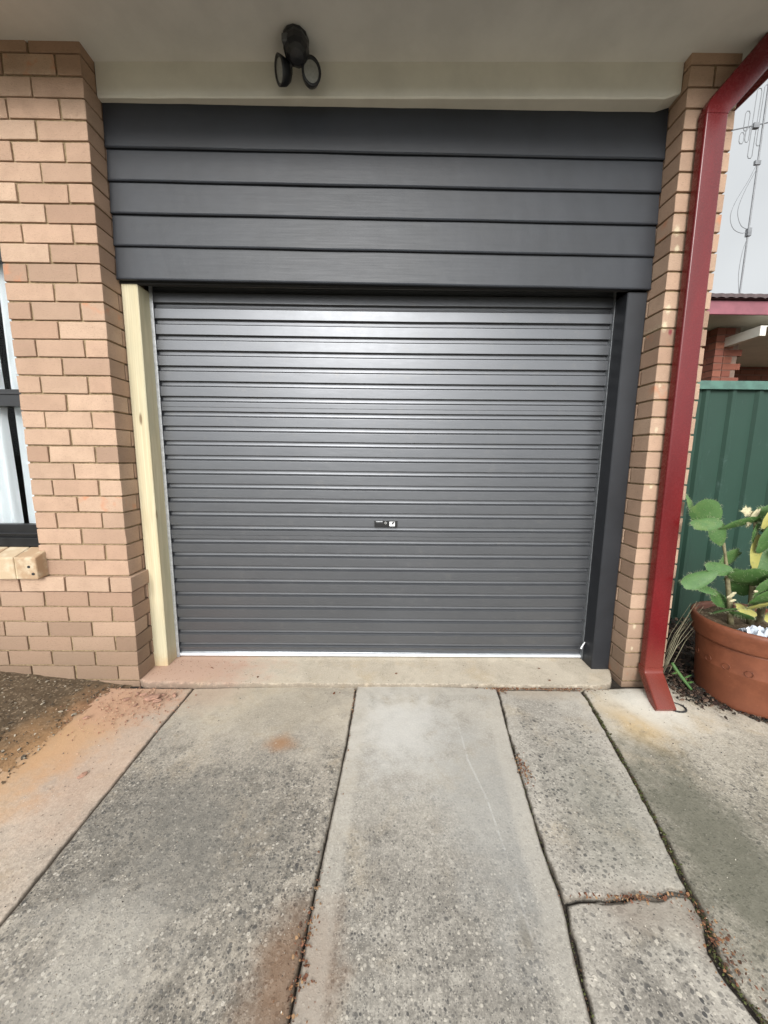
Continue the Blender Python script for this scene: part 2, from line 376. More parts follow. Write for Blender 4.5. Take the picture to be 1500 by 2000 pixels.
M['soilchips'] = varied('soil_chips', [(.06, .045, .03), (.10, .075, .05), (.19, .15, .10), (.30, .26, .20), (.05, .04, .03), (.13, .09, .055), (.07, .055, .04)])
M['dustbits'] = varied('brick_crumbs', [(.36, .20, .13), (.28, .14, .09), (.44, .29, .19), (.22, .12, .08)])
M['moss'] = varied('moss_bits', [(.05, .055, .02), (.035, .03, .015), (.08, .09, .03), (.06, .035, .02)])
M['frag'] = simple('broken_brick', (.29, .165, .115), .9, .25, 30, .6, 160, bd=.002)
def leafm(name, c0, c1, yel=(.40, .36, .10), ya=.3):
    a = N(name); v = a.pos()
    n = a.noise(v, 24, 4, .6); f = a.noise(v, 140, 3)
    c = a.mix(n, c0, c1); c = a.mix(a.ramp(a.noise(v, 13, 3), .55, .75, 0, ya), c, yel)
    c = a.mix(a.ramp(f, .55, .75, 0, .3), c, (.20, .28, .12))
    m = a.fin(c, .5, a.bump(n, .3, .003), spec=.4)
    a.p.inputs['Subsurface Weight'].default_value = .0
    return m
M['leaf'] = leafm('cactus_green', (.030, .085, .022), (.085, .165, .046), ya=.1)
M['leafy'] = leafm('cactus_yellow', (.28, .27, .07), (.42, .38, .12), (.5, .42, .2), .5)
M['stem'] = simple('woody_stem', (.17, .15, .08), .8, .3, 40, .4, 200)
M['dry'] = simple('dry_leaf', (.42, .38, .24), .8, .25, 60, .4)
M['spine'] = simple('spines', (.30, .33, .19), .6, .1)
def plastic():
    a = N('plastic_film'); v = a.pos()
    c = a.mix(a.noise(v, 30), (.30, .34, .40), (.55, .58, .62))
    return a.fin(c, .2, a.bump(a.noise(v, 60), .5, .004), spec=.6)
M['plastic'] = plastic()

# ------------------------------------------------------------------ mesh helpers
def tag(o, label=None, cat=None, group=None, kind=None):
    if label: o['label'] = label
    if cat: o['category'] = cat
    if group: o['group'] = group
    if kind: o['kind'] = kind
    return o
def thing(name, loc, label, cat, group=None, kind=None):
    o = bpy.data.objects.new(name, None); C.objects.link(o); o.location = loc; o.empty_display_size = .1
    return tag(o, label, cat, group, kind)
def wloc(o):
    L = Vector((0, 0, 0))
    while o is not None: L = L + o.location; o = o.parent
    return L
def obj(name, verts, faces, mat, parent=None, tint=None, edge=None, smooth=False, origin=None, bevel=0, segs=2, mats=None, midx=None, label=None):
    """verts are in world space"""
    me = bpy.data.meshes.new(name)
    base = wloc(parent) if parent else Vector((0, 0, 0))
    og = Vector(origin) if origin is not None else base
    me.from_pydata([tuple(Vector(v) - og) for v in verts], [], faces)
    for m_ in (mats or [mat]): me.materials.append(m_)
    if midx: me.polygons.foreach_set('material_index', midx)
    if smooth: me.polygons.foreach_set('use_smooth', [True] * len(me.polygons))
    if tint is not None:
        at = me.attributes.new('tint', 'FLOAT_COLOR', 'FACE')
        flat = []
        for t in tint: flat += [t[0], t[1], t[2], 1]
        at.data.foreach_set('color', flat)
    if edge is not None:
        at = me.attributes.new('edge', 'FLOAT', 'POINT'); at.data.foreach_set('value', edge)
    me.update()
    o = bpy.data.objects.new(name, me); C.objects.link(o)
    if parent: o.parent = parent
    o.location = og - base
    if bevel:
        b = o.modifiers.new('bevel', 'BEVEL'); b.width = bevel; b.segments = segs; b.limit_method = 'ANGLE'; b.angle_limit = radians(40)
    if label: o['label'] = label
    return o
BF = [(0, 3, 2, 1), (4, 5, 6, 7), (0, 1, 5, 4), (1, 2, 6, 5), (2, 3, 7, 6), (3, 0, 4, 7)]
class B:
    """collects boxes and tubes into one mesh"""
    def __init__(s): s.v = []; s.f = []; s.t = []; s.mi = []
    def add(s, vs, fs, t=(0, 0, 0), mi=0):
        n = len(s.v); s.v += [Vector(v) for v in vs]
        for f in fs: s.f.append(tuple(i + n for i in f)); s.t.append(t); s.mi.append(mi)
    def box(s, a, b, t=(0, 0, 0), j=0., mi=0, mtx=None):
        x0, y0, z0 = a; x1, y1, z1 = b
        vs = [Vector(p) for p in ((x0, y0, z0), (x1, y0, z0), (x1, y1, z0), (x0, y1, z0), (x0, y0, z1), (x1, y0, z1), (x1, y1, z1), (x0, y1, z1))]
        if j: vs = [v + Vector([random.uniform(-j, j) for _ in range(3)]) for v in vs]
        if mtx: vs = [mtx @ v for v in vs]
        s.add(vs, BF, t, mi)
    def tube(s, pts, rad, n=8, mi=0, caps=True, t=(0, 0, 0)):
        pts = [Vector(p) for p in pts]; k = len(pts)
        if not hasattr(rad, '__len__'): rad = [rad] * k
        base = len(s.v); up = Vector((0, 0, 1))
        d0 = (pts[1] - pts[0]).normalized()
        if abs(d0.dot(up)) > .9: up = Vector((1, 0, 0))
        side = d0.cross(up).normalized()
        vs = []
        for i, p in enumerate(pts):
            d = (pts[min(i + 1, k - 1)] - pts[max(i - 1, 0)]).normalized()
            side = (side - d * side.dot(d)).normalized(); u2 = d.cross(side)
            for q in range(n):
                an = 2 * pi * q / n; vs.append(p + (side * cos(an) + u2 * sin(an)) * rad[i])
        fs = []
        for i in range(k - 1):
            for q in range(n):
                a = i * n + q; b_ = i * n + (q + 1) % n; fs.append((a, b_, b_ + n, a + n))
        if caps: fs += [tuple(range(n - 1, -1, -1)), tuple((k - 1) * n + q for q in range(n))]
        s.add(vs, fs, t, mi)
    def obj(s, name, mat, parent=None, **k):
        tint = s.t if k.pop('tinted', False) else None
        mats = k.get('mats')
        return obj(name, s.v, s.f, mat, parent, tint=tint, midx=s.mi if mats else None, **k)

# ------------------------------------------------------------------ ground
H = .086
gv = [(-400, -400, -.09), (400, -400, -.09), (400, 400, -.09), (-400, 400, -.09)]
tag(obj('ground', gv, [(0, 1, 2, 3)], M['ground']), 'dry grassy ground spreading out round the house', 'ground', kind='structure')

def interp(pts, y):
    """pts [(x,y)] with falling y"""
    if y >= pts[0][1]: return pts[0][0]
    for (xa, ya), (xb, yb) in zip(pts, pts[1:]):
        if y >= yb:
            t = (ya - y) / (ya - yb); return xa + (xb - xa) * t
    return pts[-1][0]
J1 = [(.330, 0), (.325, -.4), (.328, -1.1), (.33, -6)]
J2 = [(1.226, 0), (1.213, -.41), (1.192, -.715), (1.166, -1.04), (1.157, -1.27), (1.0, -6)]
J3 = [(2.012, 0), (1.974, -.27), (1.939, -.51), (1.914, -.713), (1.892, -.9), (1.886, -1.04), (1.856, -1.19), (1.84, -1.29), (1.6, -6)]
J4 = [(2.481, 0), (2.43, -.337), (2.367, -.646), (2.325, -.838), (2.272, -1.018), (2.262, -1.085), (2.226, -1.15), (2.222, -1.2), (2.237, -1.28), (2.1, -6)]
def ns(x, y, s=1., o=0.): return noise.noise(Vector((x * s + o, y * s, o)))
def slab(name, L, R, yt, yb, mat, label, z=-.02, gap=.005, wob=.004, top=None, zf=None, base=-.10):
    """slab whose long edges follow L and R (functions of y); yt may be a function of x"""
    nx = 44; ny = 150
    ys = []
    for j in range(ny + 1):
        t = j / ny; ys.append(t ** 1.7)
    vs = []; ed = []
    def ytop(x): return yt(x) if callable(yt) else yt
    def ybot(x): return yb(x) if callable(yb) else yb
    us = [0, .0035, .010] + [.02 + .96 * i / (nx - 6) for i in range(nx - 5)] + [.990, .9965, 1]
    nu = len(us); hh = [0, .0015, .004] 
    rows = sorted(set([0, .0015, .005] + ys))
    nr = len(rows)
    for t in rows:
        for u in us:
            y = ytop(0) + (ybot(0) - ytop(0)) * t
            xl, xr = L(y), R(y)
            x = xl + (xr - xl) * u
            y = ytop(x) + (ybot(x) - ytop(x)) * t
            xl, xr = L(y) + gap, R(y) - gap
            w1 = wob * ns(y, 3.1, 9, 1.7) + wob * .6 * ns(y, 9.1, 37, 4.)
            w2 = wob * ns(y, 7.7, 9, 2.7) + wob * .6 * ns(y, 5.1, 37, 8.)
            xl += w1; xr += w2
            x = xl + (xr - xl) * u
            yy = y + (wob * ns(x, 2.2, 12, 3) if t in (0, 1) else 0)
            e = min(x - xl, xr - x, abs(ytop(x) - yy) + .0, abs(yy - ybot(x)))
            zz = z + .0025 * ns(x, yy, 2.2, 5) + .0008 * ns(x, yy, 30, 9)
            if zf: zz += zf(x, yy)
            zz -= .005 * max(0, 1 - e / .007) ** 2
            vs.append((x, yy, zz)); ed.append(max(e, 0))
    fs = []
    for j in range(nr - 1):
        for i in range(nu - 1):
            a = j * nu + i; fs.append((a, a + nu, a + nu + 1, a + 1))
    # skirts
    border = [i for i in range(nu)] + [j * nu + nu - 1 for j in range(1, nr)] + [(nr - 1) * nu + i for i in range(nu - 2, -1, -1)] + [j * nu for j in range(nr - 2, 0, -1)]
    n0 = len(vs)
    for b_ in border: vs.append((vs[b_][0], vs[b_][1], base)); ed.append(0)
    m_ = len(border)
    for k in range(m_):
        a, b_ = border[k], border[(k + 1) % m_]; fs.append((a, b_, n0 + (k + 1) % m_, n0 + k))
    o = obj(name, vs, fs, mat, edge=ed, smooth=True)
    return tag(o, label, 'driveway', kind='structure')

crk = [(1.80, -1.045), (1.889, -1.041), (1.95, -1.030), (2.0, -1.036), (2.06, -1.034), (2.11, -1.022), (2.17, -1.030), (2.219, -1.016), (2.30, -1.018)]
def crack(x):
    for (xa, ya), (xb, yb) in zip(crk, crk[1:]):
        if x <= xb: return ya + (yb - ya) * max(0, (x - xa)) / (xb - xa) + .004 * ns(x, 0, 30, 2)
    return crk[-1][1]
soilx = [(-.02, 0), (-.092, -.08), (-.122, -.28), (-.113, -.53), (-.094, -.674), (-.1, -6)]
slab('driveway', lambda y: interp(soilx, y) - .25, lambda y: interp(J1, y), lambda x: -.050, -5, M['slab_dusty'], 'concrete strip dusted orange beside the soil bed', gap=.003)
slab('driveway', lambda y: interp(J1, y), lambda y: interp(J2, y), lambda x: -.052 + .035 * max(0, x - .3), -5, M['slab_a'], 'weathered concrete slab left of the smooth grey one', gap=.003)
slab('driveway', lambda y: interp(J2, y), lambda y: interp(J3, y), lambda x: -.016 - .04 * max(0, (x - 1.22)), -5, M['slab_b'], 'smooth grey concrete slab in front of the door middle', z=-.014, gap=.003, wob=.003)
slab('driveway', lambda y: interp(J3, y), lambda y: interp(J4, y), lambda x: -.060, lambda x: crack(x) + .005, M['slab_c'], 'narrow pebbly concrete slab ending at the crack', gap=.005, wob=.008, z=-.018)
slab('driveway', lambda y: interp(J3, y), lambda y: interp(J4, y), lambda x: crack(x) - .005, -5, M['slab_c'], 'narrow pebbly concrete slab nearest, below the crack', gap=.008, wob=.010, z=-.022)
def zright(x, y):
    m = math.exp(-(((x - 2.80) / .13) ** 2 + ((y + .10) / .10) ** 2)) * .018
    return m + .008 * ns(x, y, 6, 3) * max(0, min(1, (y + 1.0))) - .018 * max(0, min(1, (x - 2.9) / .5))
slab('driveway', lambda y: interp(J4, y), lambda y: 6.0, lambda x: -.045 + (.0 if x < 2.97 else .12), -5, M['slab_d'], 'rough mossy concrete right of the long dark joint', gap=.010, wob=.010, z=-.022, zf=zright)
# apron in the doorway, its front lip rounded
def apron_front(x):
    y = -.033 if x < .3 else -.040
    if x > 2.0: y = -.048
    if x > 2.60: y += (x - 2.60) ** 2 * 9
    if x < .06: y += (.06 - x) * .5
    return y + .004 * ns(x, 0, 9, 5) + .003 * ns(x, 0, 31, 6)
ap = []; ed = []; fs = []
NX = 150; rows = [0, .003, .008, .016, .03, .06, .1, .15, .2, .27, .34, .42, .6]
for r_ in rows:
    for i in range(NX + 1):
        x = .0 + 2.728 * i / NX; yf = apron_front(x)
        y = yf + r_
        e = r_
        z = .0 - .012 * max(0, 1 - e / .007) ** 2 + .0015 * ns(x, y, 7, 3)
        ap.append((x, y, z)); ed.append(max(e, .0) * .6)
for j in range(len(rows) - 1):
    for i in range(NX):
        a = j * (NX + 1) + i; fs.append((a, a + 1, a + NX + 2, a + NX + 1))
n0 = len(ap)
for i in range(NX + 1): ap.append((ap[i][0], ap[i][1] + .004, -.1)); ed.append(0)
for i in range(NX): fs.append((i, n0 + i, n0 + i + 1, i + 1))
tag(obj('garage_apron', ap, fs, M['apron'], edge=ed, smooth=True), 'low concrete step in the doorway with brick dust at its left end', 'doorstep', kind='structure')
# dirt filling under all joints
dv = []; df = []
for j in range(61):
    for i in range(121):
        x = -.2 + 4.0 * i / 120; y = .2 - 1.8 * j / 60
        dv.append((x, y, -.036 + .004 * ns(x, y, 25, 1)))
for j in range(60):
    for i in range(120):
        a = j * 121 + i; df.append((a, a + 121, a + 122, a + 1))
tag(obj('joint_soil', dv, df, M['dirt'], smooth=True), 'dark dirt lying in the joints between the slabs', 'dirt', kind='structure')
# soil bed at the left and behind the pot
def soilz(x, y):
    t = max(0, min(1, (-.09 - x) / .75)); wy = max(0, min(1, (y + 1.5) / 1.4))
    return -.026 + .088 * t * wy
sv = []; sf = []
nxs, nys = 120, 130
for j in range(nys + 1):
    for i in range(nxs + 1):
        y = -.014 + .012 - 2.2 * j / nys
        xr = interp(soilx, y) + .012 * ns(y, 1, 14, 2) + .01 * ns(y, 1, 50, 2)
        x = xr - (1 - i / nxs) ** 1.5 * 3.2
        z = soilz(x, y) + .006 * ns(x, y, 12, 4) + .005 * ns(x, y, 40, 6) + .002
        if i == nxs: z = -.045
        sv.append((x, y, z))
for j in range(nys):
    for i in range(nxs):
        a = j * (nxs + 1) + i; sf.append((a, a + nxs + 1, a + nxs + 2, a + 1))
tag(obj('soil_bed', sv, sf, M['soil'], smooth=True), 'bare dark soil along the foot of the left wall', 'soil', kind='structure')
sv = []; sf = []
for j in range(41):
    for i in range(101):
        x = 2.95 + 4 * i / 100; y = -.0 + .95 * j / 40
        zz = -.03 + .006 * ns(x, y, 14, 4) + .004 * ns(x, y, 40, 6) - (.03 if j == 0 else 0) - .02 * max(0, 1 - j / 6)
        sv.append((x, y, zz))
for j in range(40):
    for i in range(100):
        a = j * 101 + i; sf.append((a, a + 1, a + 102, a + 101))
tag(obj('soil_strip', sv, sf, M['dirt'], smooth=True), 'dark littered soil strip under the green fence', 'soil', kind='structure')

# scatter stuff
def flake(b, x, y, z, s, flat=.25, t=None):
    n = random.randint(4, 6); a0 = random.random() * 6.3; asp = random.uniform(.35, 1)
    tilt = Matrix.Rotation(random.uniform(-.5, .5), 3, 'X') @ Matrix.Rotation(random.uniform(-.5, .5), 3, 'Y')
    rz = Matrix.Rotation(a0, 3, 'Z'); top = []; bot = []
    for k in range(n):
        an = 2 * pi * k / n; r = s * random.uniform(.7, 1.1)
        p = Vector((cos(an) * r, sin(an) * r * asp, 0)); q = rz @ (tilt @ p)
        top.append(Vector((x, y, z + s * flat)) + q * .8); bot.append(Vector((x, y, z - s * .1)) + q)
    fs_ = [tuple(range(n)), ] + [(n + k, n + (k + 1) % n, (k + 1) % n, k) for k in range(n)]
    b.add(top + bot, fs_, (random.random() if t is None else t, 0, 0))
def gauss2(x, y, sx, sy): return random.gauss(x, sx), random.gauss(y, sy)
lit = B()
for (x, y, sx, sy, n) in ((2.12, -.052, .10, .008, 200), (2.42, -.056, .08, .010, 150), (2.25, -.055, .12, .004, 90), (1.945, -.575, .012, .035, 120), (2.02, -.07, .015, .012, 60),
                          (2.255, -1.14, .025, .05, 170), (2.10, -1.034, .07, .006, 120), (1.165, -1.17, .018, .09, 160), (1.22, -.2, .003, .2, 40)):
    for _ in range(n):
        px, py = gauss2(x, y, sx, sy)
        if py > -.04 and px < 2.7: continue
        flake(lit, px, py, -.014 + random.random() * .004, random.uniform(.0015, .006))
for x, y in ((1.11, -.10), (1.14, -.095), (.66, .02), (1.45, .06), (.36, .11), (2.31, .12), (2.32, .0)):
    flake(lit, x, y, .004 if y > -.03 else -.012, .009, .3, .1)
tag(lit.obj('leaf_litter', M['litter'], tinted=True), 'reddish brown leaf bits gathered in the slab joints', 'leaf litter', kind='stuff')
gr = B()
for _ in range(1900):
    x = random.uniform(.0, 2.5); y = -.06 - random.random() ** .8 * 1.3
    flake(gr, x, y, -.0165, random.uniform(.0009, .0026) * (1.4 if random.random() < .1 else 1), .4)
for _ in range(700):
    x = random.uniform(2.5, 3.6); y = -.06 - random.random() * 1.2
    flake(gr, x, y, -.021 + zright(x, y), random.uniform(.001, .0035), .4)
for _ in range(160):
    flake(gr, random.uniform(.1, 2.6), random.uniform(-.03, .22), .001, random.uniform(.001, .003), .4)
tag(gr.obj('grit', M['grit'], tinted=True), 'fine grit and pale chips scattered over the driveway', 'grit', kind='stuff')
ms = B()
for _ in range(900):
    y = -.1 - random.random() * 1.2; x = interp(J4, y) + random.gauss(.002, .005)
    flake(ms, x, y, -.024 + random.random() * .006, random.uniform(.002, .005))
for _ in range(220):
    y = -.3 - random.random() * 1.0; x = interp(J3, y) + random.gauss(.0, .003)
    flake(ms, x, y, -.024 + random.random() * .004, random.uniform(.0015, .0035))
tag(ms.obj('moss', M['moss'], tinted=True), 'dark moss crumbs filling the long joints', 'moss', kind='stuff')
db = B()
for _ in range(650):
    x, y = gauss2(.08, -.17, .14, .12)
    if x > .4 or y > -.05: continue
    zb = -.016 if x > -.1 else soilz(x, y) + .004
    flake(db, x, y, zb, random.uniform(.001, .005) * (1.7 if random.random() < .06 else 1), .5)
for _ in range(260):
    x = random.uniform(.09, .7) ** 1.3; flake(db, x, random.uniform(-.03, .2), .001, random.uniform(.001, .003), .5)
tag(db.obj('brick_crumbs', M['dustbits'], tinted=True), 'orange brick crumbs spilled at the left end of the step', 'rubble', kind='stuff')
sl = B()
for _ in range(1500):
    y = -.03 - random.random() ** 1.2 * .8; x = interp(soilx, y) - random.random() ** 1.3 * 1.1
    flake(sl, x, y, soilz(x, y) + .008, random.uniform(.002, .007) * (1.8 if random.random() < .07 else 1), .3)
tag(sl.obj('soil_chips', M['soilchips'], tinted=True), 'stones and chips lying on the soil by the left wall', 'chips', kind='stuff')
dk = B()
for _ in range(2600):
    x = random.uniform(2.99, 4.6); y = random.uniform(.02, .72)
    z = -.02 + random.random() * .05 * (1 + (y > .5))
    flake(dk, x, y, z, random.uniform(.006, .024), .2)
for _ in range(500):
    x, y = random.gauss(3.10, .06), random.gauss(-.05, .07)
    flake(dk, x, y, -.026 + random.random() * .02, random.uniform(.004, .016), .25)
for _ in range(260):
    an = random.uniform(3.3, 5.2); x = 3.36 + .225 * cos(an); y = -.07 + .225 * sin(an)
    flake(dk, x + random.gauss(0, .01), y + random.gauss(0, .01), -.035 + random.random() * .012, random.uniform(.004, .014), .25)
tag(dk.obj('leaf_litter', M['darklitter'], tinted=True), 'dark rotting leaves behind and under the terracotta pot', 'leaf litter', kind='stuff')

# ------------------------------------------------------------------ the house with the garage
house = thing('brick_house', (1.36, .3, 0), 'buff brick house with dark boards over a grey roller garage door', 'house')
MO = .009      # raked mortar depth
def course_bricks(b, k, x_from, x_dir, x_len, y0, thick, start):
    """lay one course along x; start = 'S' full stretcher or 'H' header at the corner end"""
    x = 0.; first = True; z0 = k * H + .0038; z1 = (k + 1) * H - .0038
    while x < x_len - .02:
        L_ = .11 if (first and start == 'H') else .2275
        L_ = min(L_, x_len - x)
        tone = min(1, max(0, random.gauss(.55, .34))); st = 1. if random.random() < .07 else 0.
        a_ = x_from + x_dir * x; c_ = x_from + x_dir * (x + L_)
        yj = random.uniform(-.0015, .0015); dz = random.uniform(-.0008, .0008)
        dp = .23 if (first and start == 'H') else thick
        b.box((min(a_, c_), y0 + yj, z0 + dz), (max(a_, c_), y0 + dp + yj * .2, z1 + dz), (tone, st, random.random()), .0018)
        x += L_ + .010; first = False
# left wall + pier (wall face y=0, door reveal x=0)
def wall_left():
    b = B(); m = B()
    for k in range(-1, 37):
        odd = k % 2
        pl = .012 if k <= 5 else (.022 if k == 6 else 0)
        st = 'S' if odd else 'H'
        if k <= 6: ln = 5.0 + pl
        elif k <= 25: ln = .465
        else: ln = 5.0
        course_bricks(b, k, 0. + pl * .9, -1, ln, -pl, .11, st)
        # bricks behind on the reveal
        z0, z1 = k * H + .0045, (k + 1) * H - .0045
        ys = .24 if st == 'H' else .12
        while ys < .40:
            L_ = .23; b.box((-.11, ys, z0), (pl * .9, ys + L_, z1), (random.gauss(.5, .25), 0, random.random()), .001); ys += .24
    # left of the window
    for k in range(7, 26):
        course_bricks(b, k, -2.30, -1, 2.7, 0, .11, 'S' if k % 2 else 'H')
    m.box((-5, MO, -.1), (-MO, .10, 7 * H)); m.box((-.465 + MO * .3, MO, 7 * H), (-MO, .10, 26 * H)); m.box((-5, MO, 26 * H), (-MO, .10, 3.1)); m.box((-5, MO, 7 * H), (-2.3 - MO, .10, 26 * H))
    m.box((-.10, .10, -.1), (-MO, .56, 3.1))
    m.box((-5, MO - .012, -.1), (-MO + .011, .05, 7 * H - .01))
    return b, m
bb, mm = wall_left()
bo = bb.obj('wall', M['brick'], house, tinted=True, bevel=.0028, label='buff brick wall with a window, left of the garage door')
mm.obj('mortar', M['mortar'], bo)
# right pier
b = B(); m = B()
for k in range(-1, 37):
    z0, z1 = k * H + .0045, (k + 1) * H - .0045; yj = random.uniform(-.001, .001)
    def br(a_, c_):
        st = 1. if random.random() < .10 else 0.
        b.box(a_, c_, (min(1, max(0, random.gauss(.6, .32))), st, random.random()), .0012)
    if k % 2:
        br((2.733, yj, z0), (2.963, .11 + yj, z1)); br((2.733, .12, z0), (2.843, .35, z1)); br((2.853, .12, z0), (2.963, .35, z1))
    else:
        br((2.733, yj, z0), (2.843, .23, z1)); br((2.853, yj, z0), (2.963, .23, z1)); br((2.733, .24, z0), (2.963, .35, z1))
    y = .36
    while y < 2.2:
        br((2.853, y, z0), (2.963, y + .23, z1)); y += .24
m.box((2.733 + MO, MO, -.1), (2.963 - MO, .36, 3.1)); m.box((2.853 + MO, .36, -.1), (2.963 - MO, 2.2, 3.1))
po = b.obj('brick_pier', M['brick_pier'], house, tinted=True, bevel=.0028, label='slender buff brick pier right of the garage door')
m.obj('mortar', M['mortar'], po)
# house body behind, so nothing is hollow
b = B(); b.box((-5, .56, -.1), (-.12, 6, 3.06)); b.box((-.12, 4, -.1), (2.85, 6, 3.06)); b.box((2.86, 2.2, -.1), (2.95, 6, 3.06))
b.obj('rear_wall', M['mortar'], house)
b = B(); b.box((-.1, .57, -.12), (2.85, 4, .0)); b.box((-5, .11, 2.30), (-2.3, .56, 3.06)); b.box((-2.35, .40, .0), (-.11, .56, 3.06)); b.box((-5, .11, -.1), (-.12, .40, .70))
b.obj('garage_interior', M['dark'], house)
# soffit, cream lintel, eaves
b = B()
SX1 = 3.07
b.box((-5, -.31, 3.056), (SX1, .60, 3.075))
so = b.obj('soffit', M['soffit'], house)
b = B(); b.box((-5, -.332, 2.955), (SX1 + .02, -.312, 3.12)); b.box((SX1, -.302, 3.035), (SX1 + .02, 6, 3.12)); b.obj('eave_board', M['cream'], house)  # front board is out of view, hung below the soffit to shade the wall tops
b = B(); b.box((-5, -.42, 2.97), (SX1 + .02, -.334, 3.09)); b.box((SX1 + .022, -.40, 3.05), (SX1 + .12, 6, 3.15)); b.obj('gutter', M['red'], house, bevel=.012)
rv = [(-5.0, -.38, 3.135), (SX1 + .1, -.38, 3.135), (SX1 + .1, 6.5, 3.135), (-5, 6.5, 3.135), (-5, 3, 4.4), (.2, 3, 4.4)]
obj('roof', rv, [(0, 1, 5, 4), (1, 2, 5), (2, 3, 4, 5), (0, 4, 3), (0, 3, 2, 1)], M['tiles'], house)
lv = []; lf = []
for i in range(41):
    x = .003 + 2.727 * i / 40
    yf = .084 - .044 * i / 40
    zb = 2.912 + .002 * ns(x, 0, 6, 3)
    zb += .022 * max(0, (x - 2.712) / .018) ** 2
    lv += [(x, .13, 3.056), (x, yf, 3.056), (x, yf, zb + .006), (x, yf + .005, zb), (x, .13, zb)]
for i in range(40):
    for q in range(4): a = i * 5 + q; lf.append((a, a + 1, a + 6, a + 5))
obj('lintel_beam', lv, lf, M['cream'], house)

# dark weatherboards above the door
edges = [2.935, 2.7105, 2.5665, 2.4215, 2.2755, 2.1195]
bv = []; bf = []
NXB = 60
def tilt(x): return .0075 - .015 * x / 2.733
for r_ in range(5):
    zt, zb = edges[r_], edges[r_ + 1]
    prof = [(.128, zt + .012), (.1135, zt + .010), (.113, zt - .004), (.1045, zb + .010), (.1015, zb + .003), (.104, zb), (.116, zb + .0008), (.128, zb + .004)]
    base_ = len(bv)
    for i in range(NXB + 1):
        x = .004 + 2.726 * i / NXB
        for (y, z) in prof:
            bv.append((x, y + .0018 * ns(x, r_ * 3.1, 1.7, 2) + .0004 * ns(x, z, 20, 2), z + tilt(x) + .0014 * ns(x, r_ * 5.1, 2.5, 7)))
    P_ = len(prof)
    for i in range(NXB):
        for q in range(P_ - 1):
            a = base_ + i * P_ + q; bf.append((a, a + P_, a + P_ + 1, a + 1))
bo_ = obj('weatherboards', bv, bf, M['board'], house)
b = B(); b.box((.0, .129, 2.118), (2.733, .15, 3.05)); b.box((.0, .15, 2.20), (2.733, .19, 2.26)); b.obj('backing_board', M['dark'], house)
b = B(); b.box((-.0, .6, 2.45), (2.853, .62, 3.05)); b.box((-.0, .15, 2.45), (2.853, .6, 2.47)); b.obj('ceiling_light_block', M['dark'], house)  # unseen dark box, added to block light behind the boards
# posts
def post(x0, x1, y0, y1, z0, z1, mat, name, label, warp=.002):
    vs = []; fs_ = []; n = 30
    for i in range(n + 1):
        z = z0 + (z1 - z0) * i / n; wx = warp * ns(z, x0, 1.1, 3); wy = warp * ns(z, x0, 1.3, 9); c = .004
        ring = [(x0 + c, y0), (x1 - c, y0), (x1, y0 + c), (x1, y1), (x0, y1), (x0, y0 + c)]
        vs += [(x + wx, y + wy, z) for x, y in ring]
    for i in range(n):
        for q in range(6):
            a = i * 6 + q; b_ = i * 6 + (q + 1) % 6; fs_.append((a, b_, b_ + 6, a + 6))
    fs_ += [(5, 4, 3, 2, 1, 0), tuple(n * 6 + q for q in range(6))]
    return obj(name, vs, fs_, mat, house, label=label)
post(.003, .088, .131, .236, .001, 2.118, M['pine'], 'door_post', 'bare yellow pine post at the left of the door')
post(2.626, 2.730, .122, .225, -.002, 2.106, M['post_dark'], 'door_post', 'dark painted post at the right of the door')
# splash of splintered wood on the pine post
# roller door
rd = bpy.data.objects.new('roller_door', None); C.objects.link(rd); rd.parent = house; rd.location = Vector((1.36, .25, 0)) - house.location
rd['label'] = 'dark grey ribbed steel roller door pulled down'
YD = .252; PIT = .0822
dv = []; df = []
prof = []
z_top0 = 2.068           # underside line of the first rib in view
k = 2
zt = z_top0 + k * PIT
while zt > .02:
    # from one dark step down to the next
    seq = [(0, .0030), (-.0100, .0024), (-.0185, .0010), (-.0205, -.0020), (-.0220, -.0060), (-.0268, -.0130), (-.0284, -.0158), (-.0325, -.0160), (-.0775, -.0164), (-.0789, -.0150), (-.0791, .0030)]
    idx = round((z_top0 - zt) / PIT)
    if idx in (6, 15):
        seq = seq[:8] + [(-.0545, -.0161), (-.0555, -.0175), (-.0570, -.0161)] + seq[8:]
    for dz, dy in seq:
        if zt + dz > .030: prof.append((YD + dy, zt + dz))
    zt -= PIT
prof.append((YD, .026))
nxd = 70
for i in range(nxd + 1):
    x = .094 + (2.634 - .094) * i / nxd
    for (y, z) in prof:
        dv.append((x, y + .0012 * ns(x, z, 2.1, 5) + .0015 * ns(x, z * .7, .8, 1), z - .0060 * (x - 1.36) * 0.0 + .0016 * sin(x * 2.1 + z) + .0008 * ns(x, z, 3, 5)))
P_ = len(prof)
for i in range(nxd):
    for q in range(P_ - 1):
        a = i * P_ + q; df.append((a, a + P_, a + P_ + 1, a + 1))
obj('door_curtain', dv, df, M['door'], rd)
b = B(); b.box((.094, YD - .018, .009), (2.634, YD + .02, .023)); b.box((.094, YD + .004, .006), (2.634, YD + .012, .06))
b.obj('bottom_rail', M['alu'], rd, bevel=.002)
b = B(); b.box((.100, YD - .006, .001), (2.63, YD + .012, .009)); b.obj('rubber_seal', M['black'], rd)
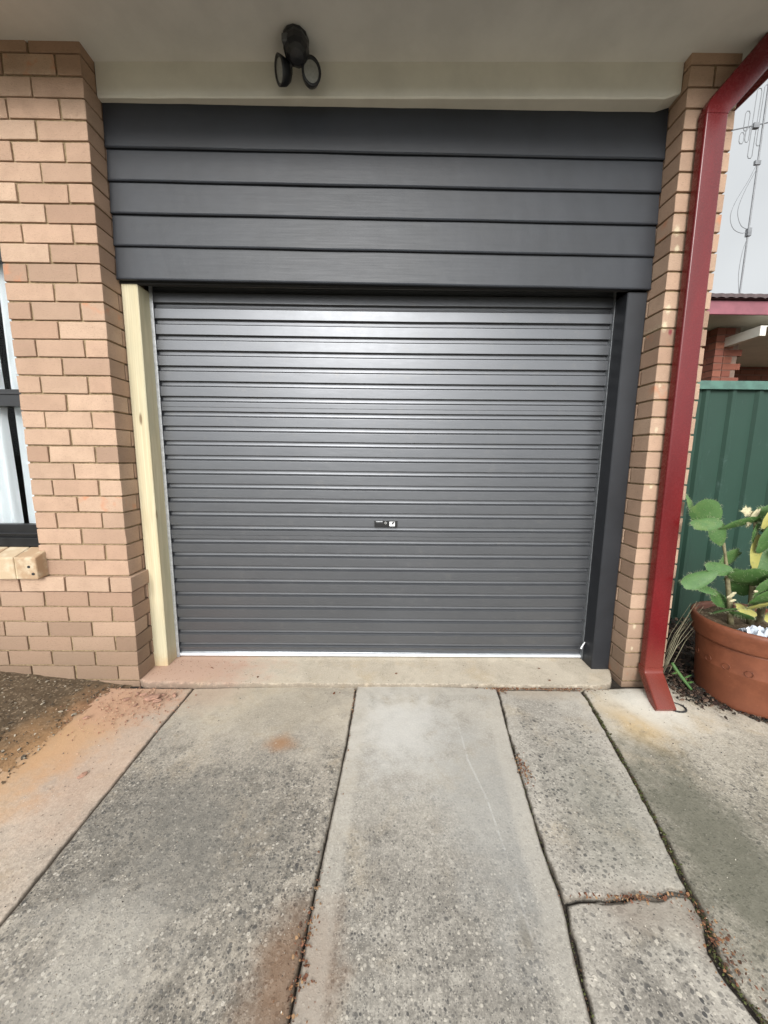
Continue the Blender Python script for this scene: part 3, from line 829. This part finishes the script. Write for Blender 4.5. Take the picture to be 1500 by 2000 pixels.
# lock: black plate with key barrel and white sticker
b = B()
LX, LZ = 1.316, .8365; YD -= .0065
b.box((LX, YD - .021, LZ), (LX + .136, YD - .008, LZ + .040), mi=0)
b.box((LX + .006, YD - .0225, LZ + .006), (LX + .088, YD - .0212, LZ + .026), mi=0)
b.box((LX + .008, YD - .0226, LZ + .0325), (LX + .048, YD - .0213, LZ + .037), mi=1)
b.box((LX + .089, YD - .0226, LZ + .008), (LX + .121, YD - .0213, LZ + .035), mi=2)
b.add([(LX + .100, YD - .0232, LZ + .0215), (LX + .108, YD - .0232, LZ + .0335), (LX + .118, YD - .0232, LZ + .035), (LX + .1195, YD - .0232, LZ + .031), (LX + .107, YD - .0232, LZ + .018)], [(0, 4, 3, 2, 1)], mi=0)
b.tube([(LX + .066, YD - .020, LZ + .027), (LX + .066, YD - .0265, LZ + .027)], .0075, 16, mi=3)
b.tube([(LX + .066, YD - .0262, LZ + .027), (LX + .066, YD - .0268, LZ + .027)], .003, 8, mi=0)
YD += .0065
b.obj('door_lock', None, rd, mats=[M['black'], M['decal'], M['white'], M['chrome']], bevel=.0008)
# guides
b = B(); b.box((.0885, .228, .003), (.0925, .30, 2.25)); b.box((.0925, .228, .003), (.106, .231, 2.25))
b.obj('door_guide', M['silver'], house, label='bright galvanised guide beside the pine post')
b = B(); b.box((2.6215, .222, .003), (2.6255, .30, 2.25))
b.obj('door_guide', M['guide_dull'], house, label='thin steel guide beside the dark post')
# window: black frame, glass; brick sill
win = bpy.data.objects.new('window', None); C.objects.link(win); win.parent = house; win.location = Vector((-1.4, .07, .75)) - house.location
b = B()
b.box((-2.3, .035, .752), (-.467, .10, .80)); b.box((-2.3, .045, .802), (-.467, .085, .872)); b.box((-2.3, .030, .818), (-.467, .044, .824))
b.box((-2.3, .035, 2.19), (-.467, .10, 2.235)); b.box((-2.3, .035, .874), (-2.25, .10, 2.188))
b.box((-2.3, .030, 1.488), (-.466, .085, 1.572)); b.box((-2.3, .024, 1.545), (-.45, .0295, 1.556))
b.box((-1.40, .045, .874), (-1.35, .085, 1.486)); b.box((-1.40, .045, 1.574), (-1.35, .085, 2.188))
b.box((-.478, .060, .874), (-.464, .085, 1.486)); b.box((-.478, .060, 1.574), (-.464, .085, 2.188))
b.obj('window_frame', M['black'], win, bevel=.002)
b = B(); b.box((-2.25, .066, .86), (-.47, .070, 2.2)); b.obj('pane', M['glass'], win)
b = B(); x = -.432
while x > -2.36:
    t = (random.random(), 0, 0); j = random.uniform(-.002, .002)
    vs = [(x - .108, -.062 + j, .598), (x, -.062 + j, .598), (x, .034, .606), (x - .108, .034, .606), (x - .108, -.066 + j, .716), (x, -.066 + j, .716), (x, .034, .752), (x - .108, .034, .752)]
    b.add(vs, BF, t); x -= .112
si = b.obj('window_sill', M['sillbrick'], house, tinted=True, bevel=.006, label='tan sloping brick sill under the window')
b = B(); b.box((-2.35, -.058, .602), (-.436, .03, .716)); b.obj('mortar', simple('sill_mortar', (.60, .50, .33), .9), si)
b = B()
for x, z in ((-.470, .668), (-.452, .630)):
    b = B(); b.tube([(x, -.0655, z), (x, -.0605, z)], .007, 10); b.obj('weep_hole', M['dark'], si)
# curtain hanging inside
cv = []; cf = []
nz = 24; segs = [(-2.2, -.655), (-.612, -.474)]
for (xa, xb) in segs:
    n = int((xb - xa) / .006); base_ = len(cv)
    for j in range(nz + 1):
        z = .80 + 1.42 * j / nz
        for i in range(n + 1):
            x = xa + (xb - xa) * i / n
            drift = (-.020 * (z - .9)) * (1 if xa < -1 else -.3)
            if z > 1.5: drift *= .3
            cv.append((x + drift, .125 + .014 * sin(x * 95 + .8 * sin(z * 2)) + .006 * sin(x * 41 + z), z + .006 * sin(x * 50)))
    for j in range(nz):
        for i in range(n): a = base_ + j * (n + 1) + i; cf.append((a, a + 1, a + n + 2, a + n + 1))
tag(obj('curtain', cv, cf, M['curtain'], smooth=True), 'white folded curtain hanging inside the left window', 'curtain')
# downpipe 100 x 50: straight, top elbow, sideways arm, foot shoe
dp = bpy.data.objects.new('downpipe', None); C.objects.link(dp); dp.parent = house; dp.location = Vector((2.85, -.03, 0)) - house.location
dp['label'] = 'glossy dark red rectangular downpipe'
def rectpath(secs, name, mat, c=.008, wob=0.):
    """secs: list of (centre, axis across, axis out, half width, half depth)"""
    vs = []; fs_ = []
    for (ce, ax, ay, hw, hd) in secs:
        ce = Vector(ce); ax = Vector(ax).normalized(); ay = Vector(ay).normalized()
        pts = []
        for sx, sy, st in ((1, 1, 0), (-1, 1, 90), (-1, -1, 180), (1, -1, 270)):
            for q in (0, 22.5, 45, 67.5, 90):
                an = radians(st + q); pts.append((sx * (hw - c) + c * cos(an), sy * (hd - c) + c * sin(an)))
        for (px, py) in pts: vs.append(ce + ax * px + ay * py)
    m_ = 20
    for i in range(len(secs) - 1):
        for q in range(m_): a = i * m_ + q; b_ = i * m_ + (q + 1) % m_; fs_.append((a, b_, b_ + m_, a + m_))
    fs_ += [tuple(range(m_ - 1, -1, -1)), tuple((len(secs) - 1) * m_ + q for q in range(m_))]
    o = obj(name, vs, fs_, mat, dp)
    for p_ in o.data.polygons: p_.use_smooth = len(p_.vertices) == 4
    md = o.modifiers.new('edges', 'EDGE_SPLIT'); md.split_angle = radians(50)
    return o
def pcx(z): return 2.862 - .026 * (z / 2.8) ** 1.0 if True else 0
X_, Y_ = (1, 0, 0), (0, 1, 0)
rectpath([((pcx(z), -.034, z), X_, Y_, .050, .024) for z in [.105 + (2.775 - .105) * i / 12 for i in range(13)]], 'pipe', M['red'])
# elbow and arm going up to the side gutter
secs = []
cx, cz = pcx(2.775), 2.775
R_ = .062
for i in range(7):
    an = radians(40 * i / 6)
    c_ = (cx + R_ - R_ * cos(an), -.034, cz + R_ * sin(an))
    secs.append((c_, (cos(an), 0, -sin(an)), Y_, .0515, .0255))
ca = radians(40); c0 = Vector(secs[-1][0]); d_ = Vector((sin(ca), -.12, cos(ca))).normalized()
secs.append((c0 + d_ * .30, (cos(ca), 0, -sin(ca)), Y_, .0515, .0255))
rectpath(secs, 'offset_arm', M['red'])
# shoe at the foot
f0 = Vector((pcx(.1) , -.034, .112)); d2 = Vector((-.24, -.86, -.50)).normalized()
ay = Vector((0, .50, -.86)).normalized()
rectpath([((f0.x - .001, -.034, .118), X_, Y_, .0535, .0275), ((f0.x, -.035, .092), X_, Y_, .0535, .0275), (Vector((f0.x, -.040, .080)), (1, 0, 0), (0, .95, -.3), .0535, .0275),
          (Vector((f0.x, -.040, .080)) + d2 * .06, X_, ay, .0530, .0272), (Vector((f0.x, -.040, .080)) + d2 * .215, X_, ay, .0520, .0265)], 'pipe_shoe', M['red'])
# drain ring round the shoe
b = B(); ring = []
for q in range(25):
    an = 2 * pi * q / 24; ring.append((2.885 + .045 * cos(an), -.200 + .036 * sin(an), -.016))
b.tube(ring, .0045, 6)
b.obj('drain_collar', M['dark'], dp)

# ------------------------------------------------------------------ flood light on the soffit
fl = thing('flood_light', (.955, -.03, 3.056), 'black twin-head security light with motion sensor under the soffit', 'light')
def lathe(b, axis_o, axis_d, prof, n=24, mi=0, squash=1.0):
    d = Vector(axis_d).normalized(); u = d.cross(Vector((0, 0, 1)))
    if u.length < .1: u = Vector((1, 0, 0))
    u.normalize(); v_ = d.cross(u); vs = []; fs_ = []
    for (r, h) in prof:
        for q in range(n):
            an = 2 * pi * q / n; vs.append(Vector(axis_o) + d * h + u * (cos(an) * r * squash) + v_ * (sin(an) * r))
    for i in range(len(prof) - 1):
        for q in range(n): a = i * n + q; c_ = i * n + (q + 1) % n; fs_.append((a, c_, c_ + n, a + n))
    if prof[0][0] > 1e-4: fs_.append(tuple(range(n - 1, -1, -1)))
    if prof[-1][0] > 1e-4: fs_.append(tuple((len(prof) - 1) * n + q for q in range(n)))
    b.add(vs, fs_, mi=mi)
b = B()
lathe(b, (.965, -.03, 3.055), (0, 0, -1), [(.056, 0), (.058, .012), (.056, .03), (.046, .036)], 12)
b.box((.918, -.068, 2.980), (1.012, .0, 3.03)); lathe(b, (.967, -.035, 3.03), (.1, -.3, -1), [(.054, 0), (.056, .02), (.053, .045), (.044, .064), (.03, .074), (0, .078)], 10)
bs = b.obj('housing', M['lampblack'], fl, smooth=False, bevel=.002)
b = B(); b.box((.915, -.088, 2.992), (.962, -.066, 3.022)); b.obj('motion_sensor', M['sensor'], fl, bevel=.006, segs=3)
for (c_, d_, sq) in (((.905, -.010, 2.945), (-.80, -.55, -.22), .78), ((1.022, .002, 2.945), (.30, -.9, -.12), .80)):
    c_ = Vector(c_); d_ = Vector(d_).normalized()
    b = B(); lathe(b, c_ - d_ * .035, d_, [(0, -.002), (.012, .0), (.032, .010), (.048, .030), (.053, .052), (.054, .060), (.047, .0605), (.040, .054)], 28, squash=sq)
    b.tube([c_ - d_ * .03, (c_ + Vector((.965, -.02, 2.985))) / 2, Vector((.965, -.02, 2.99))], .011, 8)
    hd = b.obj('lamp_head', M['lampblack'], fl, smooth=True)
    b = B(); lathe(b, c_ - d_ * .035, d_, [(0, .056), (.0405, .055), (.0405, .0545)], 28, squash=sq)
    b.obj('lens', M['lens'], hd)

# small white tie at the door foot
b = B(); b.tube([(2.622, .205, .128), (2.608, .196, .118), (2.596, .190, .104), (2.590, .187, .094)], [.003, .0045, .004, .0055], 6)
tag(b.obj('cable_tie', M['white'], origin=(2.61, .2, .1)), 'small white plastic tie poking out at the door foot', 'cable tie')

# ------------------------------------------------------------------ broken brick pieces
fr = [(.165, -.150, .034, .55), (.205, -.165, .020, .3), (.135, -.128, .016, 1.), (.095, -.115, .015, .4), (.035, -.155, .015, .9), (.262, -.120, .016, 2.2), (.20, -.118, .013, .2),
      (.11, -.20, .010, 1.3), (.255, -.155, .009, .4), (.06, -.105, .011, 2.), (-.06, -.30, .012, .5), (.175, -.62, .014, .9), (.23, -.135, .008, 1.1)]
words = ['largest broken brick chunk on the dusty slab', 'long thin brick shard lying right of the largest chunk', 'brick chip just behind the largest chunk', 'flat brick chip close to the wall corner',
         'pale slender brick flake nearest the soil', 'dark brick sliver beside the slab joint', 'small brick chip between the largest chunk and the step', 'tiny brick chip in front of the largest chunk',
         'tiny brick chip in front of the dark sliver', 'rounded brick chip near the step end', 'brick chip lying out on the orange soil edge', 'brown clod alone further down the dusty slab', 'tiny chip beside the dark brick sliver']
for (x, y, s, a0), wd in zip(fr, words):
    bm = bmesh.new(); bmesh.ops.create_icosphere(bm, subdivisions=2, radius=s)
    for v in bm.verts:
        p = v.co.copy(); f = 1 + .55 * noise.noise(p * (1.1 / s) + Vector((x * 50, y * 50, 0)))
        v.co = Vector((p.x * f * 1.2, p.y * f * .62, p.z * f * .38))
        v.co.z = round(v.co.z / (s * .22)) * s * .22 * .7 + v.co.z * .3
        v.co = Matrix.Rotation(a0, 3, 'Z') @ v.co
    me = bpy.data.meshes.new('brick_fragment'); bm.to_mesh(me); bm.free(); me.materials.append(M['frag'])
    o = bpy.data.objects.new('brick_fragment', me); C.objects.link(o); o.location = (x, y, -.018 + s * .28 + (.006 if x < -.05 else 0))
    tag(o, wd, 'brick fragment', 'broken brick pieces by the doorway')

# ------------------------------------------------------------------ pot, plant, plastic
PX, PY = 3.36, -.07
pot = thing('plant_pot', (PX, PY, -.035), 'large round terracotta pot holding a spiny plant by the fence', 'pot')
b = B()
lathe(b, (PX, PY, -.038), (0, 0, 1), [(.200, 0), (.208, .006), (.212, .03), (.2215, .20), (.2235, .205), (.2225, .21), (.231, .322), (.2315, .33)], 72)
body = b
b = B()
lathe(b, (PX, PY, -.038), (0, 0, 1), [(.231, .332), (.246, .336), (.2535, .348), (.252, .372), (.262, .402), (.2665, .425), (.265, .440), (.258, .447), (.246, .445), (.238, .43), (.232, .38)], 72)
b.obj('rim', M['terracotta'], pot, smooth=True)
# embossed rings on the body
b = body
for k_ in range(9):
    an = radians(160 + k_ * 22); r_ = .2275
    c_ = Vector((PX + r_ * cos(an), PY + r_ * sin(an), .19)); t_ = Vector((-sin(an), cos(an), 0))
    pts = [c_ + t_ * (.016 * cos(q * pi / 6)) + Vector((0, 0, .016 * sin(q * pi / 6))) for q in range(13)]
    b.tube(pts, .0016, 5, caps=False)
b.obj('body', M['terracotta'], pot, smooth=True)
sv = []; sf = []
for j in range(13):
    for i in range(48):
        r_ = .238 * j / 12; an = 2 * pi * i / 48
        x, y = PX + r_ * cos(an), PY + r_ * sin(an); sv.append((x, y, .378 + .016 * ns(x, y, 12, 3)))
for j in range(12):
    for i in range(48): a = j * 48 + i; b_ = j * 48 + (i + 1) % 48; sf.append((a, a + 48, b_ + 48, b_))
obj('potting_soil', sv, sf, M['soil'], pot, smooth=True)

plant = thing('potted_cactus', (PX - .05, PY, .38), 'straggly green cactus with flat spiny pads growing in the terracotta pot', 'plant')
RI = Vector((1, 0, 0)); UP = Vector((0, 0, 1))
def pad(c_, L_, W_, ang, yaw=0., th=.011, mat='leaf', taper=.25, name='pad', bend=.0, spines=True, wav=.04):
    """flat pad: centre c_, length L_ along direction ang (deg, in the x-z plane), turned by yaw about its own length"""
    L_ *= 1.12; W_ *= 1.2
    c_ = Vector(c_); a_ = radians(ang); d = Vector((cos(a_), 0, sin(a_)))
    nrm = (Matrix.Rotation(radians(yaw), 3, d) @ Vector((0, -1, 0))).normalized(); s_ = nrm.cross(d).normalized()
    n = 40; rings = 5; b = B(); sd_ = random.random() * 50; out = []
    vs = []; fs_ = []
    def outline(t):
        an = 2 * pi * t; x = cos(an); y = sin(an)
        w_ = 1 + taper * x
        k_ = 1 + wav * noise.noise(Vector((x * 2 + sd_, y * 2, 0))) * 3 + .012 * sin(an * 7 + sd_) + .008 * sin(an * 13)
        return x * L_ / 2 * k_, y * W_ / 2 * w_ * k_
    for side in (1, -1):
        for r_ in range(rings + 1):
            q_ = r_ / rings
            for i in range(n):
                ox, oy = outline(i / n)
                h_ = th / 2 * math.sqrt(max(0, 1 - q_ ** 3)) * side
                p = c_ + d * ox * q_ + s_ * oy * q_ + nrm * (h_ + bend * (ox * q_ / L_) ** 2 * L_ - bend * .3 * (oy * q_ / W_) ** 2 * L_)
                vs.append(p)
    m_ = (rings + 1) * n
    for s2 in (0, 1):
        for r_ in range(rings):
            for i in range(n):
                a = s2 * m_ + r_ * n + i; b_ = s2 * m_ + r_ * n + (i + 1) % n
                fs_.append((a, a + n, b_ + n, b_) if s2 else (a, b_, b_ + n, a + n))
    b.add(vs, fs_, mi=0)
    if spines:
        for _ in range(80):
            if random.random() < .7:
                t = random.random(); ox, oy = outline(t); p = c_ + d * ox * .97 + s_ * oy * .97 + nrm * bend * (ox / L_) ** 2 * L_; dr = (d * ox / L_ + s_ * oy / W_ + nrm * random.uniform(-.4, .4)).normalized()
            else:
                t = random.random(); q_ = random.random() ** .5 * .9; ox, oy = outline(t); p = c_ + d * ox * q_ + s_ * oy * q_ + nrm * th * .4; dr = (nrm + d * random.uniform(-.7, .7) + s_ * random.uniform(-.7, .7)).normalized()
            b.tube([p, p + dr * random.uniform(.006, .017)], [.0006, .0002], 3, mi=1, caps=False)
    return b.obj(name, None, plant, mats=[M[mat], M['spine']], smooth=True)
Y0 = -.05
b = B()
b.tube([(3.245, -.06, .37), (3.235, -.055, .46), (3.21, -.05, .58), (3.185, -.05, .69), (3.168, -.05, .76), (3.150, -.05, .82)], [.015, .013, .011, .009, .006, .008], 8)
b.tube([(3.36, -.05, .37), (3.345, -.05, .55), (3.33, -.05, .70), (3.318, -.05, .86), (3.30, -.05, .93)], [.016, .014, .012, .010, .008], 8)
b.tube([(3.42, -.03, .37), (3.44, -.04, .6), (3.43, -.05, .75)], [.018, .014, .01], 8)
b.obj('stem', M['stem'], plant, smooth=True)
pad((3.112, -.055, .868), .125, .092, 118, 12, taper=.30)
pad((3.208, -.055, .925), .200, .062, 15, 40, bend=.15, taper=.1)
pad((3.020, -.070, .978), .140, .115, 128, -18, bend=.2, taper=.15)
pad((2.993, -.105, .928), .140, .060, 186, 35, taper=-.1, bend=.2)
pad((2.948, -.045, 1.028), .085, .038, 118, 30, taper=-.3)
pad((3.250, -.050, .985), .062, .040, 150, 10, mat='dry', taper=0, wav=.15)
pad((3.285, -.050, .955), .10, .05, 60, 25, mat='dry', taper=.1, wav=.12)
pad((3.110, -.080, .690), .140, .060, 172, 30, bend=.25, taper=-.1)
pad((3.000, -.100, .636), .165, .066, 203, 40, bend=.2, taper=.2)
pad((3.040, -.090, .585), .130, .050, 165, 55, taper=-.1)
pad((3.262, -.100, .655), .200, .105, -12, 38, bend=.2, taper=.2)
pad((3.325, -.060, .765), .190, .072, 96, 10, mat='leafy', taper=.05)
pad((3.345, -.080, .850), .150, .110, 62, 20, mat='leaf', taper=.1)
pad((3.325, -.100, .965), .120, .070, 58, 15, mat='leafy', taper=.1)
pad((3.40, -.080, .72), .19, .12, 70, -20, taper=.2)
pad((3.46, -.05, .90), .18, .12, 80, 20, taper=.2)
pad((3.36, -.12, .56), .18, .10, 20, 30, mat='leaf', taper=.1)
pad((3.310, -.140, .515), .130, .075, 10, 50, mat='leafy', taper=.0)
pad((3.225, -.130, .455), .120, .055, -20, 60, taper=.0)
pad((3.50, -.12, .60), .2, .12, 40, 10, taper=.2)
for (x, y, z, L_, W_, an, yw, mt) in ((3.33, -.14, .63, .17, .10, 35, 25, 'leaf'), (3.42, -.15, .50, .16, .09, 10, 40, 'leaf'), (3.30, -.02, .60, .16, .10, 130, -20, 'leaf'), (3.43, -.12, .78, .15, .10, 110, 10, 'leaf'),
        (3.20, -.02, .50, .13, .07, 150, 30, 'leaf'), (3.16, -.10, .47, .12, .055, 10, 60, 'leaf'), (3.27, -.10, .47, .11, .06, 160, 50, 'leafy'), (3.37, -.04, .95, .13, .09, 95, -10, 'leaf'), (3.26, .02, .72, .12, .07, 40, 10, 'leaf'),
        (3.38, -.16, .46, .12, .06, 200, 55, 'leafy'), (3.48, -.10, .70, .16, .10, 60, 10, 'leaf'), (3.30, -.06, .88, .11, .06, 80, 30, 'leaf')):
    pad((x, y, z), L_, W_, an, yw, mat=mt, taper=random.uniform(-.1, .25), bend=random.uniform(.05, .25), wav=.07)
b = B()
for (x, y, z, L_, an) in ((3.155, -.13, .565, .045, 30), (3.165, -.13, .535, .03, 10), (3.235, -.17, .60, .02, 0)):
    pad((x, y, z), L_, L_ * .55, an, 20, .008, 'dry', 0, 'dry_leaf', spines=False, wav=.2)
pl = []; pf = []
for j in range(15):
    for i in range(22):
        u, v_ = i / 21, j / 14
        x = 3.165 + .22 * u; y = -.245 - .012 * sin(u * 3) + .075 * v_
        z = .395 + .035 * noise.noise(Vector((u * 5, v_ * 4, 2))) + .03 * noise.noise(Vector((u * 13, v_ * 11, 5))) + .018 * sin(v_ * pi)
        pl.append((x, y, z))
for j in range(14):
    for i in range(21): a = j * 22 + i; pf.append((a, a + 1, a + 23, a + 22))
ob = obj('plastic_bag', pl, pf, M['plastic'], origin=(3.27, -.19, .40))
ob.modifiers.new('thick', 'SOLIDIFY').thickness = .0015
tag(ob, 'crumpled pale plastic bag lying on the soil in the pot', 'plastic bag')
# weed by the downpipe
wd = thing('weed', (3.09, -.03, -.03), 'thin green weed stem leaning on the ground beside the downpipe', 'weed')
b = B(); b.tube([(3.005, -.0, .115), (3.02, -.01, .085), (3.045, -.03, .045), (3.075, -.055, .0), (3.085, -.065, -.015)], [.008, .010, .0095, .008, .005], 7); b.obj('stem', M['leaf'], wd, smooth=True)
b = B()
for (p0, p1) in (((3.03, -.02, .07), (2.985, -.03, .065)), ((3.05, -.03, .04), (3.10, -.03, .06)), ((3.06, -.04, .02), (3.10, -.05, .03))):
    p0, p1 = Vector(p0), Vector(p1); mid_ = (p0 + p1) / 2 + Vector((0, -.006, .004)); s_ = Vector((0, 0, .007))
    b.add([p0, mid_ + s_, p1, mid_ - s_], [(0, 1, 2), (0, 2, 3)])
ob = b.obj('leaf', M['leaf'], wd); ob.modifiers.new('thick', 'SOLIDIFY').thickness = .001
# dead grass stalks between pier and pot
b = B()
for k_ in range(9):
    x0 = random.uniform(3.0, 3.08); y0 = random.uniform(.05, .14); x1 = x0 + random.uniform(.08, .17); z1 = random.uniform(.28, .50)
    b.tube([(x0, y0, -.02), (x0 + (x1 - x0) * .45, y0 - .02, z1 * .55), (x1, y0 - .05, z1)], [.0022, .0017, .0008], 5)
tag(b.obj('dry_grass', simple('dry_stalk', (.22, .20, .13), .8), origin=(3.08, .1, -.02)), 'dry grass stalks leaning between pier and terracotta pot', 'dry grass', kind='stuff')

# ------------------------------------------------------------------ fence
fence = thing('green_fence', (5, .76, 0), 'dark green ribbed steel fence behind the pot', 'fence')
fx = []; x = 2.98
while x < 9:
    for dx, y in ((0, .770), (.075, .770), (.092, .752), (.118, .752), (.135, .770)): fx.append((x + dx, y))
    x += .190
vs = []; fs = []
for (x, y) in fx: vs += [(x, y, .02), (x, y, 1.755)]
for i in range(len(fx) - 1): a = i * 2; fs.append((a, a + 2, a + 3, a + 1))
o = obj('fence_sheet', vs, fs, M['green'], fence); o.modifiers.new('thick', 'SOLIDIFY').thickness = .001
b = B(); b.box((2.98, .736, 1.745), (9, .790, 1.800)); b.box((2.98, .732, 1.742), (9, .7355, 1.752)); b.obj('top_rail', M['greencap'], fence, bevel=.004)
b = B(); b.box((2.98, .738, .0), (9, .788, .05)); b.obj('bottom_rail', M['green'], fence)
for x in (5.35, 7.75):
    b = B(); b.box((x, .734, -.05), (x + .05, .7355 + .06, 1.741)); b.obj('post', M['green'], fence)

# ------------------------------------------------------------------ neighbour's house
nh = thing('neighbour_house', (9, 6, 0), 'red brick neighbouring house with faded red fascia behind the green fence', 'house')
b = B(); m = B()
NH = .086
def nb(a_, c_): b.box(a_, c_, (random.random(), 0, random.random()), .001)
# side wall facing the garage (x = XL) and front wall set back
XL = 5.62
for k in range(0, 34):
    z0, z1 = k * NH + .004, (k + 1) * NH - .006
    if z1 < 1.6: continue
    y = 3.02 - (.12 if k % 2 else 0)
    while y < 6.2:
        ya = max(y, 3.02); nb((XL, ya, z0), (XL + .11, y + .23, z1)); y += .24
    x = XL + .12 - (.12 if k % 2 else 0)
    while x < 7.2:
        if x > XL + .2: break
        xa = max(x, XL + .12); nb((xa, 3.02 if x < XL + .2 else 4.42, z0), (x + .23, 3.13 if x < XL + .2 else 4.53, z1)); x += .24
m.box((XL + .008, 3.03, 0), (XL + .1, 6.2, 2.93)); m.box((XL + .1, 3.03, 0), (XL + .3, 3.12, 2.93)); m.box((XL + .1, 4.43, 0), (12, 4.52, 2.93))
o = b.obj('wall', M['brick_red'], nh, tinted=True)
b = B()
for k in range(18, 34):
    x = XL + .12 - (.12 if k % 2 else 0)
    while x < 8.5: nb((max(x, XL + .115), 4.42, k * NH + .004), (x + .23, 4.53, (k + 1) * NH - .006)); x += .24
b.obj('porch_wall', M['brick_red'], nh, tinted=True); m.obj('mortar', simple('grey_mortar', (.19, .13, .10), .95), o)
b = B(); b.box((XL - .6, 2.545, 2.905), (12, 2.57, 3.055)); b.box((XL - .6, 2.571, 2.905), (XL - .575, 7, 3.055)); b.obj('fascia', M['fascia'], nh, bevel=.006)
b = B(); b.box((XL - .574, 2.572, 2.94), (12, 4.6, 2.952)); b.obj('soffit', M['cream'], nh)
b = B(); b.box((5.73, 2.575, 2.69), (5.80, 4.4, 2.80)); b.box((5.80, 2.575, 2.79), (8, 4.4, 2.80)); b.obj('porch_beam', M['cream'], nh)
b = B()
for i in range(60):
    x0 = XL - .62 + i * .11
    vs = []
    for (y, z) in ((2.50, 3.062), (2.50, 3.10), (4.8, 3.95), (4.8, 3.9)):
        for q in range(5):
            xx = x0 + .11 * q / 4; vs.append((xx, y, z + .012 * sin(pi * q / 4)))
    fs_ = []
    for r_ in range(3):
        for q in range(4): a = r_ * 5 + q; fs_.append((a, a + 1, a + 6, a + 5))
    b.add(vs, fs_)
b.add([(XL - .62, 2.5, 3.062), (12, 2.5, 3.062), (12, 8, 3.062), (XL - .62, 8, 3.062)], [(0, 1, 2, 3)])
b.add([(XL - .62, 4.8, 3.95), (12, 4.8, 3.95), (12, 8, 3.06), (XL - .62, 8, 3.06)], [(0, 1, 2, 3)])
b.add([(XL - .62, 2.5, 3.06), (XL - .62, 4.8, 3.95), (XL - .62, 8, 3.06)], [(0, 1, 2)])
b.obj('roof', M['tiles'], nh)

# ------------------------------------------------------------------ television aerial
ant = thing('tv_aerial', (6.36, 3.6, 3.42), 'thin metal television aerial on a mast above the neighbouring roof', 'aerial')
b = B(); b.tube([(6.36, 3.6, 3.40), (6.36, 3.6, 6.6)], .011, 8); b.tube([(6.30, 3.6, 3.44), (6.36, 3.6, 3.50), (6.43, 3.6, 3.53)], .012, 6); b.box((6.335, 3.575, 4.30), (6.385, 3.62, 4.40)); b.box((6.31, 3.58, 5.17), (6.385, 3.61, 5.22))
b.obj('mast', M['wire'], ant)
b = B(); b.tube([(5.93, 3.6, 5.57), (6.60, 3.6, 5.71)], .007, 6); b.box((6.225, 3.58, 5.60), (6.30, 3.62, 5.66)); b.obj('boom', M['wire'], ant)
def loop(x, z0, z1, w_):
    b = B(); c_ = w_ / 2; pts = []
    for (px, pz) in ((x - c_, z0 + c_), (x - c_ * .5, z0), (x + c_ * .5, z0), (x + c_, z0 + c_), (x + c_, z1 - c_), (x + c_ * .5, z1), (x - c_ * .5, z1), (x - c_, z1 - c_), (x - c_, z0 + c_)):
        pts.append((px + (pz - 5.6) * .02, 3.6, pz))
    b.tube(pts, .0045, 6); b.obj('element', M['wire'], ant)
loop(6.245, 5.25, 6.06, .06); loop(6.33, 5.40, 6.10, .05); loop(6.135, 5.57, 5.80, .06); loop(6.10, 5.42, 5.55, .06); loop(6.17, 5.44, 5.62, .05)
def crv(p, n=6):
    p = [Vector(q) for q in p]; out = []
    for i in range(len(p) - 1):
        p0, p1, p2, p3 = p[max(i - 1, 0)], p[i], p[i + 1], p[min(i + 2, len(p) - 1)]
        for k_ in range(n):
            t = k_ / n; out.append(.5 * ((2 * p1) + (p2 - p0) * t + (2 * p0 - 5 * p1 + 4 * p2 - p3) * t * t + (3 * p1 - p0 - 3 * p2 + p3) * t ** 3))
    return out + [p[-1]]
b = B(); b.tube(crv([(6.34, 3.59, 5.18), (6.25, 3.58, 4.98), (6.10, 3.57, 4.70), (6.06, 3.57, 4.52), (6.12, 3.57, 4.38), (6.25, 3.58, 4.33), (6.36, 3.59, 4.36)]), .0035, 5)
b.tube(crv([(6.34, 3.59, 5.10), (6.22, 3.58, 4.85), (6.15, 3.57, 4.60), (6.22, 3.57, 4.42), (6.36, 3.59, 4.38)]), .0035, 5)
b.tube(crv([(6.36, 3.585, 4.32), (6.30, 3.58, 4.1), (6.29, 3.58, 3.8), (6.35, 3.585, 3.5)]), .0035, 5)
b.obj('cable', M['wire'], ant)
